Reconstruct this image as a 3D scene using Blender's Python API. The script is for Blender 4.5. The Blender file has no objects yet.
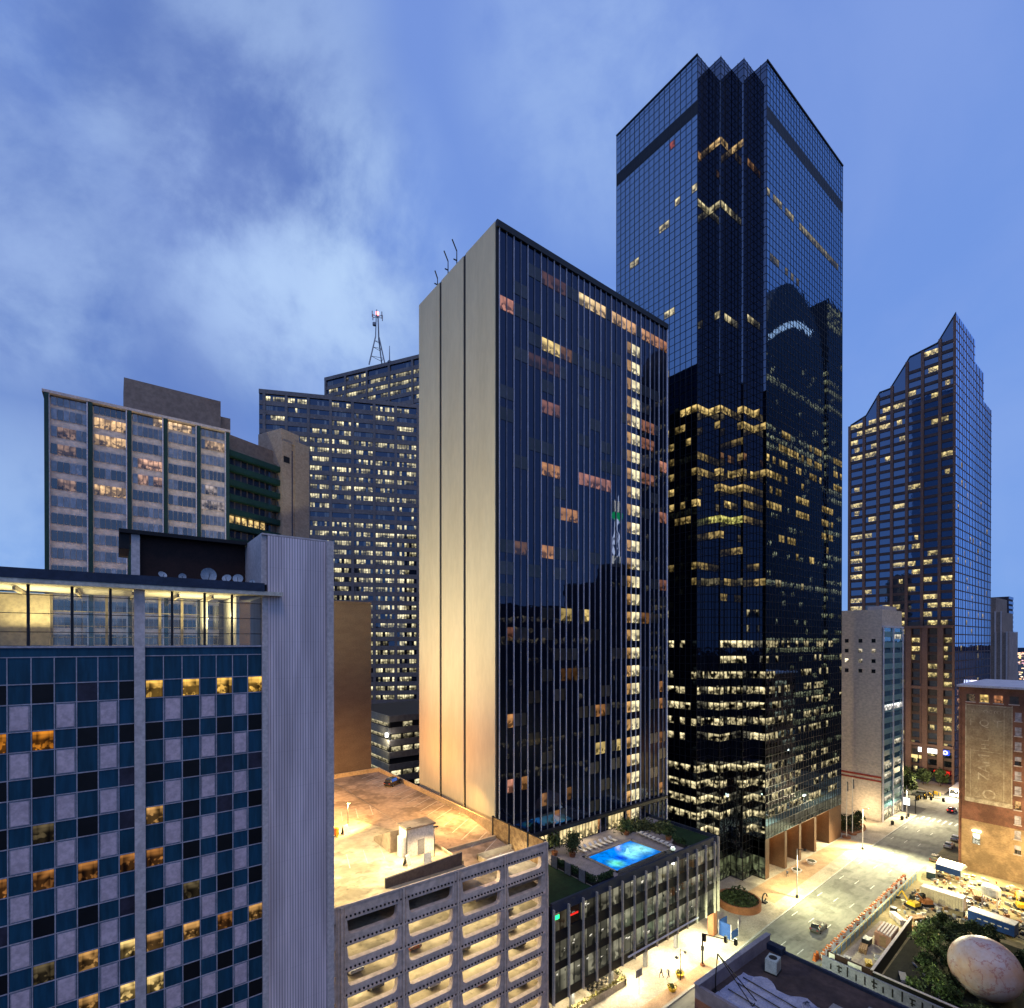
import bpy, bmesh, math, random
from mathutils import Vector, Matrix
from mathutils.geometry import tessellate_polygon
random.seed(7)
sc = bpy.context.scene
COL = sc.collection
R = math.radians

# ------------------------------------------------------------------ materials
def nt(name):
    m = bpy.data.materials.new(name); m.use_nodes = True
    t = m.node_tree; t.nodes.clear()
    return m, t, t.nodes.new('ShaderNodeOutputMaterial')
def N(t, typ, **kw):
    n = t.nodes.new(typ)
    for k, v in kw.items(): setattr(n, k, v)
    return n
def L(t, a, b): t.links.new(a, b)
def math_n(t, op, a, b=None, c=None, clamp=False):
    n = N(t, 'ShaderNodeMath', operation=op, use_clamp=clamp)
    for i, x in enumerate((a, b, c)):
        if x is None: continue
        if isinstance(x, (int, float)): n.inputs[i].default_value = x
        else: L(t, x, n.inputs[i])
    return n.outputs[0]
def smooth(t, x, lo, hi, a=0., b=1.):
    n = N(t, 'ShaderNodeMapRange', interpolation_type='SMOOTHSTEP')
    L(t, x, n.inputs[0])
    for i, v in enumerate((lo, hi, a, b)): n.inputs[i + 1].default_value = v
    return n.outputs[0]
def noise(t, scale, detail=3, rough=.55, vec=None, stretch=None):
    n = N(t, 'ShaderNodeTexNoise'); n.inputs['Scale'].default_value = scale
    n.inputs['Detail'].default_value = detail; n.inputs['Roughness'].default_value = rough
    if vec is None: vec = N(t, 'ShaderNodeNewGeometry').outputs['Position']
    if stretch:
        mp = N(t, 'ShaderNodeMapping'); mp.inputs['Scale'].default_value = stretch
        L(t, vec, mp.inputs[0]); vec = mp.outputs[0]
    L(t, vec, n.inputs['Vector'])
    return n.outputs[0]
def mixc(t, fac, a, b):
    n = N(t, 'ShaderNodeMix', data_type='RGBA')
    if isinstance(fac, (int, float)): n.inputs[0].default_value = fac
    else: L(t, fac, n.inputs[0])
    for i, x in ((6, a), (7, b)):
        if isinstance(x, tuple): n.inputs[i].default_value = (*x[:3], 1)
        else: L(t, x, n.inputs[i])
    return n.outputs[2]

def plain(name, c, c2=None, scale=.5, rough=.8, metal=0., bump=0., stretch=None, spec=.3, fine=None, emit=0., amp=.16, stain=0.):
    """painted / stone / concrete surface: two tones mixed by two octaves of noise"""
    m, t, out = nt(name)
    p = N(t, 'ShaderNodeBsdfPrincipled')
    c2 = c2 or tuple(x * .72 for x in c)
    a = smooth(t, noise(t, scale, 5, .6, stretch=stretch), .32, .68)
    col = mixc(t, a, c, c2)
    g = smooth(t, noise(t, fine or scale * 9, 3, .6, stretch=stretch), .3, .7, 1 - amp * 1.25, 1 + amp * .75)
    if stain:
        g = math_n(t, 'MULTIPLY', g, smooth(t, noise(t, .16, 4, .62), .50, .60, 1., 1. - stain)); g = math_n(t, 'MULTIPLY', g, smooth(t, noise(t, .9, 3, .6), .60, .68, 1., 1. - stain * .7))
    mu = N(t, 'ShaderNodeMix', data_type='RGBA', blend_type='MULTIPLY'); mu.inputs[0].default_value = 1
    L(t, col, mu.inputs[6]); L(t, g, mu.inputs[7])
    L(t, mu.outputs[2], p.inputs['Base Color'])
    p.inputs['Roughness'].default_value = rough; p.inputs['Metallic'].default_value = metal
    p.inputs['Specular IOR Level'].default_value = spec
    if bump:
        b = N(t, 'ShaderNodeBump'); b.inputs['Strength'].default_value = bump; b.inputs['Distance'].default_value = .05
        L(t, g, b.inputs['Height']); L(t, b.outputs[0], p.inputs['Normal'])
    if emit:
        L(t, mu.outputs[2], p.inputs['Emission Color']); p.inputs['Emission Strength'].default_value = emit
    L(t, p.outputs[0], out.inputs[0])
    return m

def glassy(name, body, tint, base=.3, wav=.012, wscale=.35, rough=.012):
    """dark coated glazing that mirrors what is opposite, a little wavy"""
    m, t, out = nt(name)
    d = N(t, 'ShaderNodeBsdfDiffuse'); d.inputs[0].default_value = (*body, 1)
    g = N(t, 'ShaderNodeBsdfGlossy'); g.inputs['Color'].default_value = (*tint, 1); g.inputs['Roughness'].default_value = rough
    fr = N(t, 'ShaderNodeLayerWeight'); fr.inputs[0].default_value = .25
    f = math_n(t, 'MULTIPLY_ADD', fr.outputs['Fresnel'], 1 - base, base, True)
    b = N(t, 'ShaderNodeBump'); b.inputs['Strength'].default_value = 1; b.inputs['Distance'].default_value = wav
    L(t, noise(t, wscale, 2, .5), b.inputs['Height'])
    L(t, b.outputs[0], g.inputs['Normal'])
    mx = N(t, 'ShaderNodeMixShader'); L(t, f, mx.inputs[0]); L(t, d.outputs[0], mx.inputs[1]); L(t, g.outputs[0], mx.inputs[2])
    L(t, mx.outputs[0], out.inputs[0])
    return m

def lit_mat(name, scale=1.2, gloss=.08, lo=.3, contrast=.9, ceil=.7):
    """window with a lit room behind it; colour and strength come from the mesh attribute 'lit'"""
    m, t, out = nt(name)
    at = N(t, 'ShaderNodeAttribute', attribute_name='lit')
    uv = N(t, 'ShaderNodeUVMap', uv_map='uv')
    sp = N(t, 'ShaderNodeSeparateXYZ'); L(t, uv.outputs[0], sp.inputs[0])
    v = sp.outputs[1]
    blob = smooth(t, noise(t, scale * .55, 1, .4), .38, .62)                       # how bright this end of the room is
    furn = math_n(t, 'MULTIPLY', smooth(t, noise(t, scale * 1.5, 1, .5), .47, .53), smooth(t, v, .66, .38))   # desks and people low down
    strip = math_n(t, 'MULTIPLY', smooth(t, v, .66, .76), smooth(t, noise(t, scale * 1.2, 0, .5, stretch=(1, 1, .3)), .46, .54))  # ceiling lights
    blind = math_n(t, 'MULTIPLY', smooth(t, sp.outputs[0], .06, .14), smooth(t, sp.outputs[0], .95, .88))
    k = math_n(t, 'MULTIPLY_ADD', blob, contrast, lo)
    k = math_n(t, 'MULTIPLY', k, math_n(t, 'MULTIPLY_ADD', furn, -.8, 1.))
    k = math_n(t, 'MULTIPLY_ADD', strip, ceil, k)
    k = math_n(t, 'MULTIPLY', k, math_n(t, 'MULTIPLY_ADD', blind, .5, .5))
    k = math_n(t, 'MULTIPLY', k, at.outputs['Alpha'])
    e = N(t, 'ShaderNodeEmission'); L(t, at.outputs['Color'], e.inputs[0]); L(t, k, e.inputs[1])
    g = N(t, 'ShaderNodeBsdfGlossy'); g.inputs['Roughness'].default_value = .02; g.inputs['Color'].default_value = (.8, .9, 1, 1)
    mx = N(t, 'ShaderNodeMixShader'); mx.inputs[0].default_value = gloss
    L(t, e.outputs[0], mx.inputs[1]); L(t, g.outputs[0], mx.inputs[2]); L(t, mx.outputs[0], out.inputs[0])
    m.cycles.emission_sampling = 'NONE'
    return m

def room_mat(name):
    """a lamp-lit room behind one window: curtains at the sides, bright ceiling line, dark furniture low down"""
    m, t, out = nt(name)
    at = N(t, 'ShaderNodeAttribute', attribute_name='lit'); uv = N(t, 'ShaderNodeUVMap', uv_map='uv')
    sp = N(t, 'ShaderNodeSeparateXYZ'); L(t, uv.outputs[0], sp.inputs[0])
    n1 = noise(t, .85, 1, .5); n2 = noise(t, 1.9, 2, .5); u, v = sp.outputs[0], sp.outputs[1]
    du = math_n(t, 'ABSOLUTE', math_n(t, 'SUBTRACT', u, math_n(t, 'MULTIPLY_ADD', n1, 1.4, -.2)))
    glow = smooth(t, du, .04, .5, 1., .08)
    cur = math_n(t, 'MULTIPLY', smooth(t, math_n(t, 'ABSOLUTE', math_n(t, 'SUBTRACT', u, .5)), .28, .36), .45)
    furn = math_n(t, 'MULTIPLY', smooth(t, n2, .40, .48), smooth(t, v, .74, .5))
    k = math_n(t, 'MULTIPLY_ADD', smooth(t, v, .8, .9), .5, math_n(t, 'ADD', glow, cur))
    k = math_n(t, 'MULTIPLY', k, math_n(t, 'MULTIPLY_ADD', furn, -.85, 1.)); k = math_n(t, 'MULTIPLY', k, at.outputs['Alpha'])
    e = N(t, 'ShaderNodeEmission'); L(t, at.outputs['Color'], e.inputs[0]); L(t, k, e.inputs[1])
    g = N(t, 'ShaderNodeBsdfGlossy'); g.inputs['Roughness'].default_value = .02
    mx = N(t, 'ShaderNodeMixShader'); mx.inputs[0].default_value = .05
    L(t, e.outputs[0], mx.inputs[1]); L(t, g.outputs[0], mx.inputs[2]); L(t, mx.outputs[0], out.inputs[0])
    m.cycles.emission_sampling = 'NONE'
    return m

def attr_mat(name, rough=.6, gloss=0., var=.25, scale=2.):
    """surface whose colour is stored per face in the attribute 'lit'; optional glass sheen"""
    m, t, out = nt(name)
    at = N(t, 'ShaderNodeAttribute', attribute_name='lit')
    v = smooth(t, noise(t, scale, 3), .3, .7, 1 - var, 1 + var)
    mu = N(t, 'ShaderNodeMix', data_type='RGBA', blend_type='MULTIPLY'); mu.inputs[0].default_value = 1
    L(t, at.outputs['Color'], mu.inputs[6]); L(t, v, mu.inputs[7])
    d = N(t, 'ShaderNodeBsdfPrincipled'); d.inputs['Roughness'].default_value = rough; d.inputs['Specular IOR Level'].default_value = .25
    L(t, mu.outputs[2], d.inputs['Base Color'])
    sh = d.outputs[0]
    if gloss:
        g = N(t, 'ShaderNodeBsdfGlossy'); g.inputs['Roughness'].default_value = .02
        mx = N(t, 'ShaderNodeMixShader'); mx.inputs[0].default_value = gloss
        L(t, sh, mx.inputs[1]); L(t, g.outputs[0], mx.inputs[2]); sh = mx.outputs[0]
    L(t, sh, out.inputs[0])
    return m

def emit_mat(name, c, s, sample=False):
    m, t, out = nt(name)
    e = N(t, 'ShaderNodeEmission'); e.inputs[0].default_value = (*c, 1); e.inputs[1].default_value = s
    L(t, e.outputs[0], out.inputs[0])
    if not sample: m.cycles.emission_sampling = 'NONE'
    return m

def clear_glass(name, tint=(.9, .95, .95), refl=.12):
    m, t, out = nt(name)
    a = N(t, 'ShaderNodeBsdfTransparent'); a.inputs[0].default_value = (*tint, 1)
    g = N(t, 'ShaderNodeBsdfGlossy'); g.inputs['Roughness'].default_value = .01
    fr = N(t, 'ShaderNodeLayerWeight'); fr.inputs[0].default_value = .2
    f = math_n(t, 'MULTIPLY_ADD', fr.outputs['Fresnel'], .6, refl, True)
    mx = N(t, 'ShaderNodeMixShader'); L(t, f, mx.inputs[0]); L(t, a.outputs[0], mx.inputs[1]); L(t, g.outputs[0], mx.inputs[2])
    L(t, mx.outputs[0], out.inputs[0])
    return m

def brick_mat(name, a, b, mortar, scale=1.):
    m, t, out = nt(name)
    geo = N(t, 'ShaderNodeNewGeometry'); sp = N(t, 'ShaderNodeSeparateXYZ'); L(t, geo.outputs['Position'], sp.inputs[0])
    cb = N(t, 'ShaderNodeCombineXYZ')
    L(t, math_n(t, 'ADD', sp.outputs[0], sp.outputs[1]), cb.inputs[0]); L(t, sp.outputs[2], cb.inputs[1])
    br = N(t, 'ShaderNodeTexBrick'); L(t, cb.outputs[0], br.inputs['Vector'])
    br.inputs['Scale'].default_value = scale; br.inputs['Mortar Size'].default_value = .03
    br.inputs['Color1'].default_value = (*a, 1); br.inputs['Color2'].default_value = (*b, 1); br.inputs['Mortar'].default_value = (*mortar, 1)
    v = smooth(t, noise(t, .22, 5, .65), .35, .65, .6, 1.25)
    mu = N(t, 'ShaderNodeMix', data_type='RGBA', blend_type='MULTIPLY'); mu.inputs[0].default_value = 1
    L(t, br.outputs[0], mu.inputs[6]); L(t, v, mu.inputs[7])
    p = N(t, 'ShaderNodeBsdfPrincipled'); p.inputs['Roughness'].default_value = .9; L(t, mu.outputs[2], p.inputs['Base Color'])
    L(t, p.outputs[0], out.inputs[0])
    return m

def cell_mat(name, a, b_, px, pz):
    """enamel panels, each a slightly different shade, with rain streaks"""
    m, t, out = nt(name)
    sp = N(t, 'ShaderNodeSeparateXYZ'); L(t, N(t, 'ShaderNodeNewGeometry').outputs['Position'], sp.inputs[0])
    cb = N(t, 'ShaderNodeCombineXYZ'); L(t, math_n(t, 'FLOOR', math_n(t, 'MULTIPLY', sp.outputs[0], 1 / px)), cb.inputs[0]); L(t, math_n(t, 'FLOOR', math_n(t, 'MULTIPLY', sp.outputs[2], 1 / pz)), cb.inputs[1])
    wn = N(t, 'ShaderNodeTexWhiteNoise'); L(t, cb.outputs[0], wn.inputs['Vector'])
    st = smooth(t, noise(t, 1.6, 4, .6, stretch=(1.6, 1, .22)), .3, .7, .75, 1.2)
    v = math_n(t, 'MULTIPLY', st, math_n(t, 'MULTIPLY_ADD', wn.outputs[0], .5, .75))
    mu = N(t, 'ShaderNodeMix', data_type='RGBA', blend_type='MULTIPLY'); mu.inputs[0].default_value = 1
    L(t, mixc(t, wn.outputs[0], a, b_), mu.inputs[6]); L(t, v, mu.inputs[7])
    p = N(t, 'ShaderNodeBsdfPrincipled'); p.inputs['Roughness'].default_value = .55; p.inputs['Specular IOR Level'].default_value = .25
    L(t, mu.outputs[2], p.inputs['Base Color']); L(t, p.outputs[0], out.inputs[0])
    return m

def rib_mat(name, c, period):
    """ribbed metal cladding: fine vertical corrugation"""
    m, t, out = nt(name)
    geo = N(t, 'ShaderNodeNewGeometry'); sp = N(t, 'ShaderNodeSeparateXYZ'); L(t, geo.outputs['Position'], sp.inputs[0])
    w = math_n(t, 'SINE', math_n(t, 'MULTIPLY', sp.outputs[0], 2 * math.pi / period))
    f = smooth(t, w, -.9, .2)  # groove shade between the ribs is put into the colour; the wall is flat
    v = smooth(t, noise(t, .5, 4, .6, stretch=(1.2, 1, .10)), .3, .7, .70, 1.1)
    pan = math_n(t, 'FRACT', math_n(t, 'MULTIPLY', sp.outputs[2], 1 / 3.5))
    v = math_n(t, 'MULTIPLY', v, smooth(t, pan, 0., .015, .82, 1.))
    f2 = math_n(t, 'MULTIPLY', math_n(t, 'MULTIPLY_ADD', f, .5, .5), v)
    mu = N(t, 'ShaderNodeMix', data_type='RGBA', blend_type='MULTIPLY'); mu.inputs[0].default_value = 1
    mu.inputs[6].default_value = (*c, 1); L(t, f2, mu.inputs[7])
    p = N(t, 'ShaderNodeBsdfPrincipled'); p.inputs['Roughness'].default_value = .5; L(t, mu.outputs[2], p.inputs['Base Color'])
    L(t, p.outputs[0], out.inputs[0])
    return m

M = {}
M['asphalt'] = plain('asphalt', (.055, .055, .058), (.035, .036, .04), .12, .9, bump=.2)
M['road'] = plain('road concrete', (.21, .215, .185), (.145, .15, .135), .09, .85, bump=.15, stretch=(.3, 1, 1), fine=.9, stain=.3)
M['walk'] = plain('pavement concrete', (.40, .345, .265), (.31, .265, .2), .35, .85, bump=.15, stain=.25)
M['paver'] = plain('brick paving', (.38, .25, .145), (.30, .19, .11), .6, .85, bump=.2)
M['kerb'] = plain('kerb stone', (.4, .39, .36), None, .6)
M['white_line'] = plain('road paint', (.7, .7, .66), (.4, .4, .38), 1.5, .7)
M['cream'] = plain('cream wall', (.56, .505, .36), (.52, .465, .325), .10, .75, stretch=(1, 2.2, .5), fine=.8, amp=.05)
M['dark'] = plain('dark metal', (.02, .021, .024), None, .6, .5)
M['black'] = plain('black paint', (.008, .008, .01), None, .6, .6)
M['steel'] = plain('grey steel', (.3, .31, .33), None, .8, .45, metal=.3)
M['fin'] = plain('aluminium fin', (.64, .64, .72), (.52, .52, .6), .4, .5)
M['fin_dim'] = plain('dull aluminium fin', (.26, .27, .33), None, .4, .5)
M['hotel_glass'] = glassy('hotel glazing', (.004, .006, .012), (.55, .66, 1.), .04, .02, .3)
M['tower_glass'] = glassy('tower glazing', (.004, .004, .005), (.50, .66, .86), .42, .009, .55)
M['tower_glass_sky_tint'] = glassy('tower glazing with sky tint', (.004, .004, .005), (.40, .62, .92), .40, .009, .55)  # same glass; the bluer sky reflection on this side is put into the tint
M['tower_glass_dark'] = glassy('bay glazing', (.003, .003, .004), (.5, .55, .7), .25, .012, .5)
M['louvre'] = plain('louvre band', (.02, .022, .03), None, .3, .6)
M['mullion'] = plain('dark bronze mullion', (.03, .03, .034), (.02, .02, .024), .4, .4, metal=.4)
M['pod_glass'] = glassy('podium glazing', (.008, .009, .009), (.7, .8, .85), .10, .015, .4)
M['rt_glass'] = glassy('blue tower glazing', (.01, .012, .018), (.52, .68, .95), .24, .01, .5)
M['rt_stone'] = plain('brown granite', (.24, .14, .105), (.18, .105, .08), .15, .6, fine=2.)
M['lit'] = lit_mat('lit room')
M['lit_soft'] = lit_mat('lit room with blinds', .8, .06, .6, .4, .3)
M['lit_busy'] = lit_mat('lit office floor', 1.1, .06, .0, 1.0, .85)
M['room_lit'] = room_mat('lamp-lit room')
M['pane'] = attr_mat('window pane', .5, .16, .35, 1.2)
M['paint'] = attr_mat('painted', .6, 0., .15, 2.)
M['carpaint'] = attr_mat('car paint', .3, .12, .05, 3.)
M['blue_panel'] = cell_mat('blue enamel panel', (.010, .066, .112), (.006, .046, .086), 1.3, 1.765)
M['lilac_panel'] = plain('lilac panel', (.62, .49, .52), (.53, .42, .46), .3, .6, fine=3.)
M['pale_conc'] = plain('pale concrete', (.58, .51, .49), (.48, .43, .42), .25, .75, fine=3.)
M['alu'] = plain('window aluminium', (.42, .40, .45), None, .6, .45)
M['ribbed'] = rib_mat('ribbed cladding', (.80, .68, .70), .245)
M['maroon'] = plain('maroon tile', (.03, .012, .01), (.02, .008, .007), .8, .7)
M['navy'] = plain('navy fascia', (.022, .035, .07), None, .4, .5)
M['soffit'] = plain('pale soffit', (.62, .58, .48), None, .4, .8)
M['room'] = plain('pavilion room wall', (.34, .29, .19), (.26, .22, .15), .3, .8)
M['clear'] = clear_glass('clear glass', (.88, .9, .86), .06)
M['garage_conc'] = plain('garage concrete', (.68, .55, .46), (.53, .43, .36), .18, .8, bump=.3, fine=1.5)
M['deck_conc'] = plain('garage deck', (.46, .39, .27), (.31, .25, .16), .09, .85, bump=.1, fine=.8, stain=.45)
M['ramp_conc'] = plain('garage ramp deck', (.36, .27, .19), (.24, .175, .12), .12, .85, fine=1.1, stain=.4)
M['bay_line'] = plain('parking bay paint', (.55, .5, .42), None, 1.2, .8)
M['white_wall'] = plain('white rendered wall', (.74, .72, .66), (.62, .6, .54), .4, .8)
M['brown_wall'] = plain('brown brick wall', (.15, .105, .07), (.125, .085, .058), .3, .85, stretch=(1, 1, 2.2), fine=3.5)
M['buff_brick'] = plain('buff brick', (.42, .34, .26), (.37, .29, .225), .1, .85, stretch=(1, 1, 1.4), fine=1.6)
M['pink_band'] = plain('pinkish spandrel', (.70, .60, .53), (.62, .53, .47), .2, .8, fine=1.5)
M['green_fin'] = plain('dark green fin', (.012, .05, .042), None, .3, .5)
M['taupe'] = plain('taupe masonry', (.28, .215, .17), (.23, .175, .14), .15, .85, fine=1.)
M['grid_grey'] = plain('grey facade grid', (.20, .185, .185), (.16, .15, .155), .1, .7, fine=1.)
M['grid_glass'] = glassy('grid glazing', (.012, .014, .02), (.5, .6, .8), .12, .01, .4)
M['beige_wall'] = plain('beige blank wall', (.64, .555, .46), (.59, .505, .42), .06, .85, stretch=(1, 1, 1.5), fine=1.2)
M['red_stripe'] = plain('red stripe', (.33, .05, .035), None, .5)
M['aqua_glass'] = glassy('aqua glazing', (.05, .11, .13), (.6, .85, .95), .25, .01, .5)
M['aqua_panel'] = plain('aqua spandrel', (.17, .33, .38), (.13, .27, .32), .3, .5)
M['brick'] = brick_mat('red brick', (.22, .085, .05), (.15, .055, .035), (.18, .11, .08), 2.2)
M['brick_old'] = brick_mat('old tan brick', (.40, .27, .14), (.30, .19, .095), (.34, .25, .15), 1.5)
M['roof_dark'] = plain('bitumen roof', (.075, .055, .055), (.035, .028, .032), .25, .9, bump=.3, fine=1.4)
M['roof_wall'] = plain('parapet render', (.20, .19, .24), (.13, .125, .17), .5, .85, fine=2.)
M['tarp'] = plain('pale blue tarpaulin', (.34, .37, .52), (.25, .28, .42), .6, .6, bump=.6)
M['water'] = None
M['turf'] = plain('roof turf', (.012, .04, .012), (.008, .025, .008), .9, .95, fine=9.)
M['lawn'] = plain('garden lawn', (.05, .05, .028), (.03, .032, .018), .4, .95, bump=.5, fine=4.)
M['dirt'] = plain('site dirt', (.33, .27, .15), (.22, .19, .09), .3, .95, bump=.5, fine=2.)
M['leaf'] = attr_mat('leaves', .8, 0., .3, 2.5)
M['bark'] = plain('bark', (.06, .045, .032), None, 1.5, .95, bump=.5)
M['terracotta'] = plain('brick planter', (.28, .11, .05), None, .6, .85)
M['orange'] = plain('orange plastic', (.52, .14, .035), None, 1., .5)
M['whiteplastic'] = plain('white plastic', (.75, .73, .68), None, 1., .5)
M['yellow'] = plain('machine yellow', (.65, .42, .03), None, 1., .5)
M['blue'] = plain('blue sheet', (.015, .06, .22), (.012, .045, .17), .5, .5)
M['tyre'] = plain('tyre rubber', (.015, .015, .016), None, 1., .9)
M['carglass'] = glassy('car glass', (.01, .011, .012), (.8, .85, .9), .15, 0., 1.)
M['lamp'] = emit_mat('lamp lens', (1, .86, .6), 14.)
M['lamp_amber'] = emit_mat('amber lamp lens', (1, .66, .26), 12.)
M['lamp_white'] = emit_mat('white lamp lens', (.95, .97, 1.), 8.)
M['dish'] = plain('dish paint', (.34, .40, .46), None, 2., .5)
M['red_light'] = emit_mat('red lamp', (1, .03, .02), 4.)
M['green_light'] = emit_mat('green lamp', (.02, 1., .25), 3.)
M['sign_white'] = emit_mat('white sign', (1, .97, .93), 3.)
M['sign_blue'] = emit_mat('blue sign', (.05, .12, 1.), 1.4)
M['sign_red'] = emit_mat('red sign', (1, .03, .02), 1.1)
M['wood'] = plain('timber', (.35, .22, .12), (.25, .15, .08), 1.2, .85)
M['hill'] = plain('far hills', (.03, .05, .09), None, .004, .95)

def egg_mat():
    m, t, out = nt('pale mottled shell')
    p = N(t, 'ShaderNodeBsdfPrincipled'); p.inputs['Roughness'].default_value = .45
    a = smooth(t, noise(t, .22, 5, .65), .35, .66)
    c = mixc(t, a, (.58, .52, .56), (.56, .36, .27))
    c = mixc(t, smooth(t, noise(t, 1.3, 5, .7), .45, .75, 0., .55), c, (.40, .28, .25))
    v = math_n(t, 'ABSOLUTE', math_n(t, 'SUBTRACT', noise(t, .3, 5, .62), .5))
    c = mixc(t, smooth(t, v, 0., .02, .75, 0.), c, (.36, .12, .12))
    L(t, c, p.inputs['Base Color']); L(t, p.outputs[0], out.inputs[0])
    return m
M['egg'] = egg_mat()

def pool_mat():
    m, t, out = nt('lit pool water')
    geo = N(t, 'ShaderNodeNewGeometry'); pos = geo.outputs['Position']
    def glow(x, y, r):
        d = N(t, 'ShaderNodeVectorMath', operation='DISTANCE'); L(t, pos, d.inputs[0]); d.inputs[1].default_value = (x, y, 18.45)
        return smooth(t, d.outputs['Value'], 0., r, 1., 0.)
    c = mixc(t, glow(75.5, 60.2, 3.6), (.0, .2, .8), (.3, .85, .82))
    c = mixc(t, glow(72.2, 59.4, 2.6), c, (.25, .85, 1.))
    c = mixc(t, glow(67.5, 58.6, 2.2), c, (.15, .85, .6))
    c = mixc(t, math_n(t, 'MULTIPLY', glow(69.8, 59.6, 1.9), .8), c, (0., .03, .75))
    e = N(t, 'ShaderNodeEmission'); L(t, c, e.inputs[0])
    L(t, smooth(t, noise(t, .9, 4, .6), .3, .7, .8, 1.7), e.inputs[1])
    g = N(t, 'ShaderNodeBsdfGlossy'); g.inputs['Roughness'].default_value = .04
    b = N(t, 'ShaderNodeBump'); b.inputs['Strength'].default_value = .4; b.inputs['Distance'].default_value = .05
    L(t, noise(t, 2.5, 2), b.inputs['Height']); L(t, b.outputs[0], g.inputs['Normal'])
    mx = N(t, 'ShaderNodeMixShader'); mx.inputs[0].default_value = .07
    L(t, e.outputs[0], mx.inputs[1]); L(t, g.outputs[0], mx.inputs[2]); L(t, mx.outputs[0], out.inputs[0])
    m.cycles.emission_sampling = 'NONE'
    return m
M['water'] = pool_mat()

# ------------------------------------------------------------------ mesh helpers
class Face:
    """a facade plane: origin, direction along it, outward normal; z stays world height"""
    def __init__(s, o, u, n): s.o = Vector((o[0], o[1], 0)); s.u = Vector((u[0], u[1], 0)).normalized(); s.n = Vector((n[0], n[1], 0)).normalized()
    def p(s, u, z, d=0.): return s.o + s.u * u + s.n * d + Vector((0, 0, z))

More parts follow.
